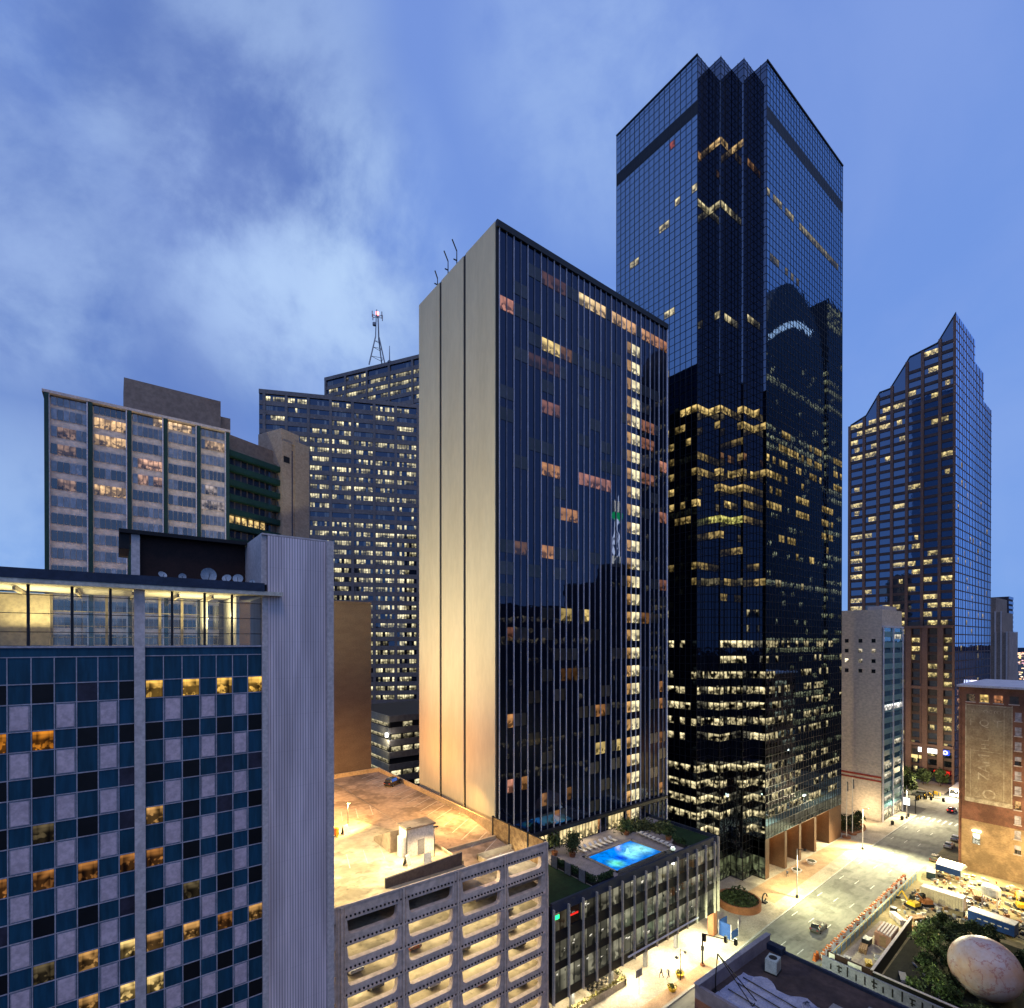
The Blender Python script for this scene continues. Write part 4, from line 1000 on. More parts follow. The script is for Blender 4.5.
for z, n in ((27.6, 30), (24, 36), (31, 30), (20.6, 30), (34.5, 12)):
    for k in range(n):
        x = 3 + random.random() * 38; Wl.add(F, x, x + random.uniform(.8, 2.5), z + random.uniform(.4, 1.6), z + 2.6, (1, random.uniform(.4, .7), .3, random.uniform(.4, 1.2)), .03)
Wl.build(T, 'lit_window', M['lit'], 100); Wd.build(T, 'dark_window', M['pane'], 40)
# shopfront fittings at street level
b = MB(); b.box(259.7, 260.0, 58.5, 65.8, 11.4, 13.2); b.build('white_sign', M['sign_white'], T)
b = MB(); b.box(259.7, 260.0, 55.9, 58.3, 11.3, 13.3); b.build('blue_sign', M['sign_blue'], T)
b = MB()
for k in range(12):
    a0, a1 = k * math.pi / 6, (k + 1) * math.pi / 6; q = lambda r, a: (259.66, 57.1 + r * math.cos(a), 12.3 + r * math.sin(a))
    b.face([q(.45, a0), q(.8, a0), q(.8, a1), q(.45, a1)])
b.build('ring_emblem', M['sign_white'], T)
b = MB(); b.box(258.8, 260, 55.8, 60.5, 3.4, 4.9); b.build('red_awning', M['sign_red'], T)
b = MB(); b.box(259.9, 260.2, 66, 70, 8.6, 9.9); b.box(259.9, 260.2, 64.2, 65.6, 8.6, 9.9); b.build('shop_window', emit_mat('shop glow', (1, .75, .3), 1.3), T)
b = MB()
for y in (89, 84.2, 79, 74, 69, 63.6, 58.6): b.box(259.0, 260.3, y - .9, y + .9, -.1, 62)
b.box(258.8, 260.4, 54.5, 90.8, 61.6, 62.6); b.box(259.2, 260.4, 54.5, 90.8, 37, 38.2); b.box(259.2, 260.4, 54.5, 90.8, 14, 15); b.build('base_pier', M['rt_stone'], T)
MB().box(285, 286, 52.5, 54.4, 6, 40).build('lit_banner', emit_mat('white banner glow', (.9, .8, 1), 2.2), T)

# ================================================================== FAR TOWERS ON THE RIGHT
T = thing('dark_tower', 'dark slab tower with pale striped side on the right skyline', 'building', (545, 82, 0))
def zat(y, D): return 56 + (642 - y) / 517 * D
MB().box(545, 562, 82, 130, 0, 91).build('body', plain('dark purple stone', (.055, .045, .06), None, .05), T)
b = MB()
for k in range(24): b.box(545.2, 562, 81.7, 82, 4 + k * 3.7, 6 + k * 3.7)
b.build('window_stripe', M['rt_glass'], T)
T = thing('setback_tower', 'grey tan tower stepping down in three setbacks beyond the stepped blue tower', 'building', (440, 67, 0))
for x0, x1, y0, y1, z in ((440, 470, 66.3, 110, 62), (447, 480, 70, 110, 75.), (455, 490, 74.5, 115, 85)):
    MB().box(x0, x1, y0, y1, 0, z).build('setback', M['taupe'], T)
b = MB()
for k in range(8): b.box(439.7, 440, 66.5 + k * 2.6, 67.3 + k * 2.6, 0, 62.6); b.box(446.7, 447, 70.2 + k * 2.8, 71. + k * 2.8, 60, 75.6)
for k in range(8): b.box(441 + k * 3.8, 441.9 + k * 3.8, 66., 66.3, 0, 62.6)
b.build('pilaster', M['pale_conc'], T)
for i in range(26):
    X = random.uniform(420, 900); Y = X * random.uniform(.138, .175); 
    D = thing('distant_building', ['low pale building', 'low grey building', 'low brown building'][i % 3] + ' among the far city lights at the right edge', 'building', (X, Y, -.1), 'low buildings among the far city lights')
    w, d, h = random.uniform(5, 14), random.uniform(5, 12), random.uniform(5, 16)
    MB().box(-w, w, -d, d, 0, h).box(-w * .5, w * .3, -d * .5, d * .5, h, h + 2).build('body', M[('pale_conc', 'taupe', 'brown_wall')[i % 3]], D, local=True)
    m_ = MB()
    for _ in range(14):
        y = random.uniform(-d, d); z = random.uniform(1, h - 1); m_.face([(-w - .1, y, z), (-w - .1, y + 1.5, z), (-w - .1, y + 1.5, z + 1), (-w - .1, y, z + 1)], 0, (1, random.uniform(.5, .8), .4, random.uniform(.8, 2.5)))
        x = random.uniform(-w, w); m_.face([(x, -d - .1, z), (x + 1.5, -d - .1, z), (x + 1.5, -d - .1, z + 1), (x, -d - .1, z + 1)], 0, (1, random.uniform(.5, .8), .4, random.uniform(.8, 2.5)))
    m_.build('lit_windows', M['lit'], D, local=True, kind='stuff')
m_ = MB()
for _ in range(420):
    X = random.uniform(380, 3200); Y = X * random.uniform(.12, .2); s = .5 + X * .0009; z = random.uniform(3, 12)
    m_.face([(X, Y - s, z), (X, Y + s, z), (X, Y + s, z + s), (X, Y - s, z + s)], 0, (1, random.uniform(.45, .8), random.uniform(.2, .6), random.uniform(1, 4)))
o = m_.build('city_lights', M['lit_soft']); o['kind'] = 'stuff'; tag(o, 'scattered warm street lights of the far city at the right edge', 'lights')

# ================================================================== BRICK HOTEL WITH FADED WALL SIGN
T = thing('brick_building', 'red brick block with a faded painted wall sign and small windows', 'building', (166, 33.5, 0))
b = MB(); b.box(166, 196, 4, 33.3, 12.5, 45.0); b.build('upper_wall', M['brick'], T)
b = MB(); b.box(166, 196, 4, 33.3, -.1, 12.48); b.build('lower_wall', M['brick_old'], T)
b = MB(); b.box(165.3, 196.5, 3.5, 34.2, 45.0, 45.5); b.build('cornice', M['fin'], T)
b = MB(); b.box(166.2, 195, 33.3, 33.9, -.1, 45.0); b.build('street_front', M['brick'], T)
H2 = Face((196, 33.9), (-1, 0), (0, 1)); W = Wins()
for k in range(12):
    for i in range(9):
        W.add(H2, 1 + i * 3.3, 2.8 + i * 3.3, 2 + k * 3.5, 4 + k * 3.5, (1, .8, .45, random.choice((0, 0, .03, .5, .9))), .02)
W.build(T, 'street_window', M['lit'], 20)
G = Face((166, 33.3), (0, -1), (-1, 0))
b = MB(); b.fquad(G, .7, 9.1, 17.3, 40.8, .012); b.build('painted_sign', plain('faded sign paint', (.33, .27, .185), (.22, .16, .11), .35, .9, fine=2.5), T)
b = MB(); b.fquad(G, .65, .85, 17.2, 41, .03); b.fquad(G, 8.95, 9.1, 17.2, 41, .03); b.fquad(G, 1.6, 1.68, 18.2, 30, .03); b.fquad(G, 7.6, 7.7, 18.2, 40, .03); b.fquad(G, .6, 9.15, 17.0, 18.0, .028); b.fquad(G, .85, 8.95, 40.6, 40.8, .03); b.fquad(G, 1.7, 7.6, 29.6, 29.68, .028)
b.build('sign_border', plain('chalky paint', (.54, .48, .37), (.30, .25, .18), .7, .9, fine=3.), T)
def letters(txt, size, u, z, rot, name='sign_lettering'):
    cu = bpy.data.curves.new('t', 'FONT'); cu.body = txt; cu.size = size; cu.align_x = 'CENTER'; cu.align_y = 'CENTER'; cu.resolution_u = 2
    ob = bpy.data.objects.new('t', cu); COL.objects.link(ob)
    me = bpy.data.meshes.new_from_object(ob.evaluated_get(bpy.context.evaluated_depsgraph_get())); bpy.data.objects.remove(ob)
    mb = MB(); cr, sr = math.cos(rot), math.sin(rot)
    for p in me.polygons:
        mb.face([G.p(u + v.x * cr - v.y * sr, z + v.x * sr + v.y * cr, .034) for v in (me.vertices[i].co for i in p.vertices)])
    mb.build(name, M['ghost'], T)
M['ghost'] = plain('ghost lettering', (.54, .48, .37), (.28, .22, .155), .9, .9, fine=3.)
letters('ZAM', 3.1, 4.2, 25.8, math.pi / 2); letters('SO', 3.4, 4.3, 19.3, 0.); letters('H L', 2.0, 4.4, 31.6, math.pi / 2); letters('F Q T', 2.4, 4.3, 36.4, 0.); letters('THE OCTO', 1.1, 4.4, 39.2, 0.)
Wl, Wd, Wp = Wins(), Wins(), Wins()
for u, c in ((1.7, 'd'), (4.2, 'y'), (6.7, 'a'), (9.4, 'd')):
    (Wl if c != 'd' else Wd).add(G, u - .85, u + .75, 41.5, 43.3, {'y': (1, .66, .2, 1.), 'a': (1, .4, .16, .7), 'd': (.06, .045, .03, 1)}[c], .03)
for k in range(10):
    z = 39.6 - k * 3.43
    if k == 6: Wl.add(G, 9.5, 10.6, z - 1.9, z, (1, .55, .2, .7), .03)
    else: Wp.add(G, 9.5, 10.6, z - .95, z, (.42, .40, .45, 1), .03); (Wp if k % 3 != 0 or k == 0 else Wd).add(G, 9.5, 10.6, z - 1.95, z - 1.02, (.36, .34, .38, 1) if k % 3 != 0 or k == 0 else (.006, .006, .006, 1), .03)
Wl.add(G, 2.1, 3.5, 6.9, 9.4, (1, .95, .72, 2.2), .06)
Wl.build(T, 'lit_window', M['lit'], 40); Wd.build(T, 'dark_window', M['pane'], 40); Wp.build(T, 'white_window', M['pane'], 40)
b = MB()
for k in range(10): z = 39.6 - k * 3.43; MB().fbox(G, 9.35, 10.75, z - 2.2, z - 2.0, 0, .2).build('sill', M['pale_conc'], T)
for u in (1.7, 4.2, 6.7, 9.4): MB().fbox(G, u - 1.0, u + .9, 41.25, 41.45, 0, .2).build('sill', M['pale_conc'], T)
MB().box(165.4, 165.9, 29.6, 31.2, 10.0, 10.3).build('wall_floodlight', M['lamp'], T)

# ================================================================== BALCONY SLAB WITH GREEN FINS (left)
T = thing('apartment_slab', 'pinkish apartment slab with dark green fins and a balcony wing', 'building', (-9.95, 127, 0))
F = Face((0, 127), (1, 0), (0, -1))
b = MB(); b.box(-9.9, 19.73, 127.1, 140, -.1, 101.0); b.build('wall', M['pink_band'], T)
b = MB(); b.box(-10.2, 20.1, 126.1, 140, 101.4, 101.9); b.build('roof_edge', M['pale_conc'], T)
b = MB()
for x in (-9.9, -3.67, 2.26, 8.18, 13.98): b.fbox(F, x - .0, x + .62, 0, 101.3, -.05, .9)
b.fbox(F, 19.3, 19.95, 0, 101.2, -.05, .9); b.build('green_fin', M['green_fin'], T)
b = MB()
for x in (-9.25, -3.85, 2.08, 8.0, 13.8, 19.2): b.fbox(F, x - .1, x + .08, 0, 101.3, -.02, .8)
b.build('white_fin_edge', M['fin'], T)
xs = [-9.15, -3.0, 2.95, 8.85, 14.65, 19.2]; Wl, Wd = Wins(), Wins()
L0 = {(1, 0): YL, (1, 1): YL, (1, 4): YL, (2, 3): PK, (2, 4): PK, (0, 4): None}
for r in range(-1, 18):
    zt = 98.95 - 3.2 * r if r >= 0 else 101.15; zb = zt - (1.9 if r >= 0 else 1.5)
    for j in range(5):
        x0, x1 = xs[j] + .1, (xs[j + 1] - .75 if j < 4 else xs[j + 1]); n = 6; tone = random.random()
        for i in range(n):
            a, c = x0 + (x1 - x0) * i / n + .04, x0 + (x1 - x0) * (i + 1) / n - .04
            if r == -1 and ((j == 2 and i > 3) or (j == 3 and i < 5) ): Wl.add(F, a, c, zb, zt, (1, .66, .34, .85))
            elif r == 0 and j == 4 and i > 0: Wl.add(F, a, c, zb, zt, (1, .64, .34, .55))
            elif (j == 1 and r in (0, 1, 4)): Wl.add(F, a, c, zb, zt, (1, .62, .28, random.uniform(.55, .95)))
            elif (j == 2 and r in (2, 3) and random.random() < .8): Wl.add(F, a, c, zb, zt, (1, .55, .34, random.uniform(.35, .8)))
            elif (j == 0 and r in (1, 2, 4) and i in (1, 2, 3)): Wl.add(F, a, c, zb, zt, (1, .6, .4, .25))
            elif j == 4 and r in (3, 4) and random.random() < .5: Wl.add(F, a, c, zb, zt, (1, .8, .7, .3))
            else:
                v = .008 if (tone < .5 and random.random() < .8) else random.choice((.09, .13, .16, .05))
                Wd.add(F, a, c, zb, zt, (v, v * 1.12, v * 1.45, 1))
Wl.build(T, 'lit_window', M['lit'], 60); Wd.build(T, 'window', M['pane'], 100)
MB().box(1.8, 19.3, 133, 142, 101.9, 110.4).build('penthouse', M['taupe'], T)
MB().box(19.3, 21.4, 134, 142, 101.9, 107.4).build('lift_shaft', M['taupe'], T)
u = Vector((.903, .429)); o0 = Vector((19.95, 127.1)); F = Face(o0, u, (.429, -.903))
b = MB(); b.fbox(F, .6, 14.9, -.1, 98.9, -10, -1.2); b.build('balcony_wing', M['taupe'], T)
MB().fbox(F, .6, 16, 98.9, 102.4, -9, -2.5).build('wing_top', M['taupe'], T)
b = MB(); Wl, Wd = Wins(), Wins()
for r in range(10):
    z = 97.9 - 3.2 * r; b.fbox(F, .3, 14.9, z - .9, z + .2, -.12, .0); b.fbox(F, .3, 14.9, z - 1.1, z - .92, -1.2, -.05)
    for i in range(9):
        a, c = .8 + i * 1.56, .8 + i * 1.56 + 1.2
        if (r == 4 and i < 6) or (r in (3,) and i == 8) or (r == 4 and i == 8): Wl.add(F, a, c, z - 3.0, z - 1.15, (1, .68, .26, .9), -1.15)
        else: v = random.choice((.01, .02, .06)); Wd.add(F, a, c, z - 3.0, z - 1.15, (v, v, v * 1.2, 1), -1.15)
b.fbox(F, 14.6, 15.0, 50, 98.9, -1.3, .05)
b.build('balcony', M['green_fin'], T); Wl.build(T, 'wing_lit_window', M['lit'], 30); Wd.build(T, 'wing_window', M['pane'], 60)
T = thing('stair_tower', 'narrow beige stair tower with one slit window beside the balcony wing', 'building', (33.5, 133.5, 0))
F = Face((33.55, 133.5), u, (.429, -.903))
b = MB(); b.fbox(F, -1.8, 0.9, -.1, 104.5, -8, .6); b.fbox(F, 2.0, 6.3, -.1, 105.6, -8, .5); b.fbox(F, .9, 2.0, -.1, 105.6, -8, .1); b.fbox(F, -1.8, 3.4, 104.5, 107.4, -8, .3); b.build('wall', M['buff_brick'], T)
MB().fbox(F, -1.4, .3, 99.4, 100.9, .61, .63).build('dark_window', M['black'], T); MB().fbox(F, 1.3, 1.6, 60, 103, .11, .14).build('slit_window', M['grid_glass'], T)

# ================================================================== OFFICE SLABS BEHIND
def grid_tower(lb, o, u, n, x0, x1, top, piers, nfl, fl, litp, depth, bright):
    T = thing('office_tower', lb, 'building', (o[0], o[1], 0)); F = Face(o, u, n)
    b = MB(); b.fbox(F, x0, x1, -.1, top - .2, -depth, 0); b.build('glazing', M['grid_glass'], T)
    b = MB()
    for p in piers: b.fbox(F, p - .55, p + .55, 0, top, -.02, .6)
    b.fbox(F, x0, x1, top - 1.6, top + .1, -.3, .62); b.build('pier', M['grid_grey'], T)
    b = MB(); W = Wins(); Wd = Wins()
    for r in range(nfl):
        z = top - 2.4 - fl * r
        b.fbox(F, x0 + .05, x1 - .05, z - fl * .98, z - fl * .5, 0, .3)
        for p, q in zip(piers, piers[1:]):
            m = 8; pr = litp(r); hot = random.random() * .72
            for i in range(m):
                a = p + .6 + (q - p - 1.2) * i / m; c = a + (q - p - 1.2) / m - .12
                if (hot < pr and random.random() < .72) or random.random() < .02: W.add(F, a, c, z - fl * .48, z - .05, (1, .88, .52, random.uniform(.35, 1.2) * bright), .05)
                elif random.random() < .25: v = random.choice((.02, .05, .08)); Wd.add(F, a, c, z - fl * .48, z - .05, (v, v * 1.05, v * 1.25, 1), .05)
    b.build('spandrel', M['grid_grey'], T); W.build(T, 'lit_window', M['lit_busy2'], 100); Wd.build(T, 'window', M['pane'], 60)
    return T
M['lit_busy2'] = lit_mat('far office floor', .5, .05, .2, .9, .5)
lp = lambda r: .12 if r in (1,) else (.5 if r == 0 else (.25 if r < 4 else (.6 if r < 10 else (.8 if r not in (11, 12) else .1))))
grid_tower('wide grey gridded office slab with many lit floors', (90.99, 211.4), (.905, -.424), (-.424, -.905), -48, 30, 159.6, [-46, -37.5, -28.9, -20.1, -11.2, -2.3, 6.7, 16.1, 25.7], 39, 3.88, lp, 30, 1.1)
grid_tower('taller grey office slab behind, seen above the gridded slab', (85, 265.2), (.5015, -.865), (-.865, -.5015), 0, 66, 189.3, [0.6, 13, 26, 39, 52, 65.4], 16, 3.9, lambda r: .9 if r in (1, 2, 3) else .1, 12, .75)
D = thing('antenna_mast', 'lattice antenna mast with red lights on the taller grey slab', 'antenna', (101.6, 238.8, 189.2))
b = MB(); b_leg = [(-4.2, 0, 0), (3.6, 2, 0), (3.2, -2.4, 0)]; tp = [(-.9, 0, 14.5), (.8, .4, 14.5), (.6, -.6, 14.5)]
for p, q in zip(b_leg, tp): b.tube(p, q, .32, .3)
for f in (.3, .62, .85):
    P = [Vector(p).lerp(Vector(q), f) for p, q in zip(b_leg, tp)]
    for i in range(3): b.tube(P[i], P[(i + 1) % 3], .12, n=5)
b.tube((-.9, 0, 14.5), (-.55, 0, 25), .26, .22).tube((.8, .4, 14.5), (.4, .2, 25), .26, .22).tube((.6, -.6, 14.5), (.3, -.3, 25), .22, .2)
b.build('lattice', M['steel'], D, local=True)
b = MB()
for a in range(6): b.tube((0, 0, 24.2), (2.6 * math.cos(a * 1.05), 2.6 * math.sin(a * 1.05), 24.6), .14).tube((2.6 * math.cos(a * 1.05), 2.6 * math.sin(a * 1.05), 23.4), (2.6 * math.cos(a * 1.05), 2.6 * math.sin(a * 1.05), 26.2), .22)
b.build('antenna_ring', M['steel'], D, local=True)
MB().lathe((0, 0, 25.2), [(0, 0), (.75, .4), (.75, 1.4), (0, 1.8)], 10).build('beacon', emit_mat('red beacon', (1, .22, .2), 6.), D, local=True)
MB().lathe((-1.9, -1, 18.6), [(0, 0), (.9, .4), (.9, 1.6), (0, 2.)], 12).build('drum_dish', M['steel'], D, local=True)
D = thing('roof_mast', 'thin plain rod mast right of the lattice mast', 'antenna', (104.6, 231.5, 189.2)); MB().tube((0, 0, 0), (0, 0, 8), .3, .15).build('rod', M['steel'], D, local=True); MB().box(-.8, .8, -.8, .8, 0, .8).build('foot', M['steel'], D, local=True)

T = thing('brown_building', 'plain brown brick building behind the garage deck', 'building', (30, 114, 0))
MB().box(18, 46.9, 114, 128, -.1, 64.6).build('wall', M['brown_wall'], T); MB().box(17.9, 46.95, 113.9, 128, 64.6, 65.1).build('coping', M['brown_wall'], T)
MB().box(30, 34.4, 113.9, 114, 27.2, 28).build('lit_vent', emit_mat('vent glow', (1, .62, .2), .8), T)
T = thing('low_garage', 'lower banded parking building between the brown wall and the hotel', 'building', (59, 131, 0))
MB().box(59.1, 95, 131.1, 160, -.1, 36.).build('core', M['dark'], T)
b = MB(); F = Face((59, 131), (1, 0), (0, -1)); G = Face((59, 160), (0, -1), (-1, 0))
for k in range(10): b.fbox(F, 0, 36, 34.3 - 3.3 * k, 36 - 3.3 * k, -.05, .2)
b.build('band', M['grid_grey'], T)
b = MB()
for k in range(10): b.fbox(G, 10, 29, 34.0 - 3.3 * k, 36 - 3.3 * k, -.05, .2)
b.build('side_band', plain('lit side band', (.4, .37, .28), None, .3), T)  # paler than the front bands: light on this side put into the colour
W = Wins()
for k in range(10):
    for i in range(10):
        if k in (1, 2, 4) or random.random() < .25: W.add(F, .5 + i * 3.5, 3.4 + i * 3.5, 32.8 - 3.3 * k, 34.1 - 3.3 * k, (1, .86, .5, random.uniform(.2, .95)))
for k in range(8): W.add(G, 12, 28.9, 33.0 - 3.3 * k, 33.95 - 3.3 * k, (1, .86, .5, .45))
W.build(T, 'lit_opening', M['lit'], 100)
b = MB(); b.box(58.0, 58.5, 130.6, 131.4, 30.4, 31.4); b.build('floodlight', M['lamp_white'], T)

# ================================================================== LOW DARK-ROOFED BUILDING (bottom right)
T = thing('flat_roof_building', 'low building with dark flat roof and blue-grey parapet at the bottom edge', 'building', (64, 30, 0))
b = MB(); b.box(55.7, 73.4, 6, 36, -.1, 12.9); b.build('brick_wall', M['brick'], T)
b = MB(); b.face([(56.1, 6, 12.96), (73, 6, 12.96), (73, 35.5, 12.96), (56.1, 35.5, 12.96)]); b.build('roof', M['roof_dark'], T)
b = MB(); b.box(55.7, 73.4, 35.5, 36, 12.9, 14.6); b.box(55.7, 56.15, 6, 35.5, 12.9, 14.5); b.build('parapet', M['roof_wall'], T)
b = MB(); b.box(73.0, 73.4, 6, 35.5, 12.9, 13.35); b.box(72.4, 73.5, 33.4, 35.5, 12.9, 13.8); b.build('low_parapet', M['navy'], T)
b = MB(); b.box(55.6, 73.5, 35.45, 36.1, 14.6, 14.7); b.build('coping', M['fin_dim'], T)
D = thing('roof_sheet', 'crumpled pale blue tarpaulin spread on the dark flat roof', 'tarpaulin', (61, 30.5, 12.97))
m_ = MB(); nx, ny = 16, 14
H_ = {}
for i in range(nx + 1):
    for j in range(ny + 1):
        x, y = -3.3 + i * .47 + random.uniform(-.08, .08) + (.9 * math.sin(j * .8) if i == nx else 0), -4.2 + j * .6 + (.5 * math.sin(i * 1.1) if j == 0 else 0)
        H_[i, j] = (x, y, .05 + .16 * abs(math.sin(i * .9 + j * .25)) * random.random())
for i in range(nx):
    for j in range(ny): m_.face([H_[i, j], H_[i + 1, j], H_[i + 1, j + 1], H_[i, j + 1]], sm=True)
m_.build('sheet', M['tarp'], D, local=True)
m_ = MB()
for x in (-1.6, .4, 2.): m_.tube((x, -3.6, .28), (x + .5, 3.6, .26), .07, n=5)
m_.build('batten', M['dark'], D, local=True)
D = thing('roof_unit', 'pale cabinet air-conditioner standing on the dark flat roof', 'air conditioner', (68.2, 32.6, 12.96), None, .15)
MB().box(-.9, .9, -.7, .7, .15, 1.75).build('casing', plain('pale blue cabinet', (.42, .52, .56), None, 1., .5), D, local=True); MB().box(-1., 1., -.8, .8, 0, .15).build('base_frame', M['dark'], D, local=True); MB().box(-.7, .7, -.72, -.7, .3, 1.5).build('grille', M['steel'], D, local=True); MB().lathe((0, 0, 1.75), [(0, .06), (.5, .06), (.5, 0)], 14).build('fan_cover', M['dark'], D, local=True)
D = thing('hoist_frame', 'thin black A-shaped hoist frame leaning over the roof parapet', 'hoist', (58.6, 34.4, 12.96))
b = MB(); b.tube((0, .6, 1.7), (.3, .5, 4.6), .07).tube((.3, .5, 4.6), (.9, -3.6, .1), .06).tube((.3, .5, 4.6), (2.2, -3.4, .1), .06).tube((.9, -3.6, .1), (2.2, -3.4, .1), .05).tube((0, .6, .1), (0, .6, 1.8), .08)
b.build('frame', M['black'], D, local=True); MB().box(-.3, .3, .2, .9, 0, .12).build('foot_plate', M['dark'], D, local=True)
D = thing('plastic_heap', 'heap of torn pale plastic sheeting on the dark roof', 'debris', (63.4, 25.6, 12.97))
m_ = MB()
for _ in range(150): leafq(m_, Vector((max(-1.2, min(1.2, random.gauss(0, .6))), max(-1.4, min(1.4, random.gauss(0, .8))), abs(random.gauss(.1, .2)))), .34, (.28, .32, .45), .5)
m_.build('sheeting', M['paint'], D, local=True)
for x, y, lb in ((66.5, 24.4, 'small square roof hatch on the dark flat roof'), (69.2, 21.6, 'low vent box near the right edge of the dark roof')):
    D = thing('roof_hatch', lb, 'roof hatch', (x, y, 12.97)); MB().box(-.6, .6, -.6, .6, 0, .35).build('kerb', M['dark'], D, local=True); MB().box(-.66, .66, -.66, .66, .35, .42).build('lid', M['steel'], D, local=True)

# ================================================================== CONSTRUCTION SITE
T = thing('mural_wall', 'pale blue-grey wall with black letter-like marks beside the alley', 'wall', (96, 28, 0))
MB().box(96.0, 96.35, 8, 37.6, -.1, 2.3).build('panel', plain('weathered blue-grey paint', (.20, .21, .27), (.13, .14, .19), .5, .8, fine=3.), T)
b = MB()
for i in range(22):
    y = 36.2 - i * 1.25; b.box(95.97, 96.0, y - .1, y + .1, .6, 1.6 + .3 * (i % 3))
    if i % 4 == 1: b.box(95.968, 95.998, y - .45, y + .35, 1.5, 1.75); b.box(95.968, 95.998, y - .4, y + .2, .9, 1.1)
b.build('black_marks', M['black'], T)
MB().hexa([(93.6, 8, -.1), (96, 8, -.1), (96, 37.6, -.1), (93.6, 36.6, -.1), (93.6, 8, .02), (96, 8, .3), (96, 37.6, .3), (93.6, 36.6, .02)]).build('base_slope', plain('bluish base slope', (.17, .18, .24), None, .4), T)
T = thing('site_hoarding', 'black L-shaped hoarding around the small storage yard', 'fence', (98, 31, 0))
b = MB(); b.box(97.6, 97.8, 30.6, 37.4, 0, 2.6); b.build('dark_panel', M['maroon'], T)
b = MB(); b.hexa([(97.8, 30.6, 0), (122.5, 31.9, 0), (122.5, 32.1, 0), (97.8, 30.8, 0), (97.8, 30.6, 2.6), (122.5, 31.9, 2.6), (122.5, 32.1, 2.6), (97.8, 30.8, 2.6)]); b.build('panel', M['black'], T)
b = MB(); b.hexa([(97.55, 30.5, 2.6), (122.6, 31.8, 2.6), (122.6, 32.2, 2.6), (97.55, 30.9, 2.6), (97.55, 30.5, 2.72), (122.6, 31.8, 2.72), (122.6, 32.2, 2.72), (97.55, 30.9, 2.72)])
b.build('top_rail', M['pale_conc'], T)
b = MB(); b.box(97.55, 97.59, 32.2, 34.2, 1.2, 2.4); b.box(97.55, 97.59, 36.2, 37.1, 1.6, 2.5); b.build('notice_board', M['whiteplastic'], T)
T = thing('garden_fence', 'low pale-topped wall running from the hoarding down past the trees', 'wall', (97, 25, 0))
MB().box(97.3, 97.5, 6, 30.4, 0, 2.5).build('panel', M['black'], T); MB().box(97.2, 97.6, 6, 30.5, 2.5, 2.6).build('top_rail', M['pale_conc'], T)
b = MB(); b.face([(97.9, 31, 0), (122, 32.2, 0), (122, 37, 0), (97.9, 37, 0)]); o = b.build('yard_floor', M['walk']); o['kind'] = 'structure'
b = MB(); b.face([(97.6, -40, -.01), (131, -40, -.01), (131, 22, -.01), (122, 31.5, -.01), (97.6, 30.4, -.01)]); o = b.build('garden_ground', M['lawn']); o['kind'] = 'structure'
T = thing('site_barrier_fence', 'long steel-blue barrier wall between the road and the building site', 'fence', (98, 37.6, 0))
b = MB(); b.hexa([(98, 37.3, 0), (150, 38.2, 0), (150, 38.7, 0), (98, 37.8, 0), (98, 37.3, 1.3), (150, 38.2, 1.3), (150, 38.7, 1.3), (98, 37.8, 1.3)]); b.build('panel', plain('steel blue panel', (.16, .24, .30), None, .5), T)
b = MB()
for i in range(24): x = 99 + i * 2.2; y = 37.3 + (x - 98) * .0173; b.tube((x, y - .15, 0), (x, y - .15, 2.0), .04, n=5)
b.hexa([(98, 37.1, 1.9), (150, 38.0, 1.9), (150, 38.06, 1.9), (98, 37.16, 1.9), (98, 37.1, 1.98), (150, 38.0, 1.98), (150, 38.06, 1.98), (98, 37.16, 1.98)]); b.build('handrail', M['yellow'], T)
def barrel():
    D = thing('traffic_barrel', 'orange and white striped traffic barrel in the line along the building site', 'traffic barrel', (99, 38.6, -.1), 'traffic barrels lined up along the road works')
    b = MB(); pf = [(0, 0), (.42, 0), (.42, .3), (.38, .3), (.38, 1.15), (.2, 1.2), (0, 1.2)]; b.lathe((0, 0, 0), pf, 12); b.build('drum', M['orange'], D, local=True)
    MB().lathe((0, 0, .5), [(.385, 0), (.385, .18)], 12).lathe((0, 0, .85), [(.385, 0), (.385, .16)], 12).build('white_band', M['whiteplastic'], D, local=True)
    return D
BR = barrel()
for i in range(1, 15):
    x = 99 + i * 3.5; dup(BR, (x, 38.9 + i * .08 + random.uniform(-.15, .15), -.1), random.random())
def jersey(x, y, lb, c='whiteplastic'):
    D = thing('road_barrier', lb, 'road barrier', (x, y, -.1), 'plastic road barriers along the road works', .03)
    MB().hexa([(-.9, -.3, 0), (.9, -.3, 0), (.9, .3, 0), (-.9, .3, 0), (-.85, -.12, .95), (.85, -.12, .95), (.85, .12, .95), (-.85, .12, .95)]).build('block', M[c], D, local=True)
    MB().box(-.6, -.45, -.2, .2, .95, 1.3).build('lamp_stub', M['orange'], D, local=True); MB().box(.45, .6, -.2, .2, .95, 1.3).build('lamp_stub', M['orange'], D, local=True)
for i in range(14):
    jersey(100.8 + i * 3.5, 38.95 + i * .08, 'white plastic road barrier between the orange barrels')
jersey(98.2, 39.4, 'red road barrier at the near end of the row of barrels', 'orange')
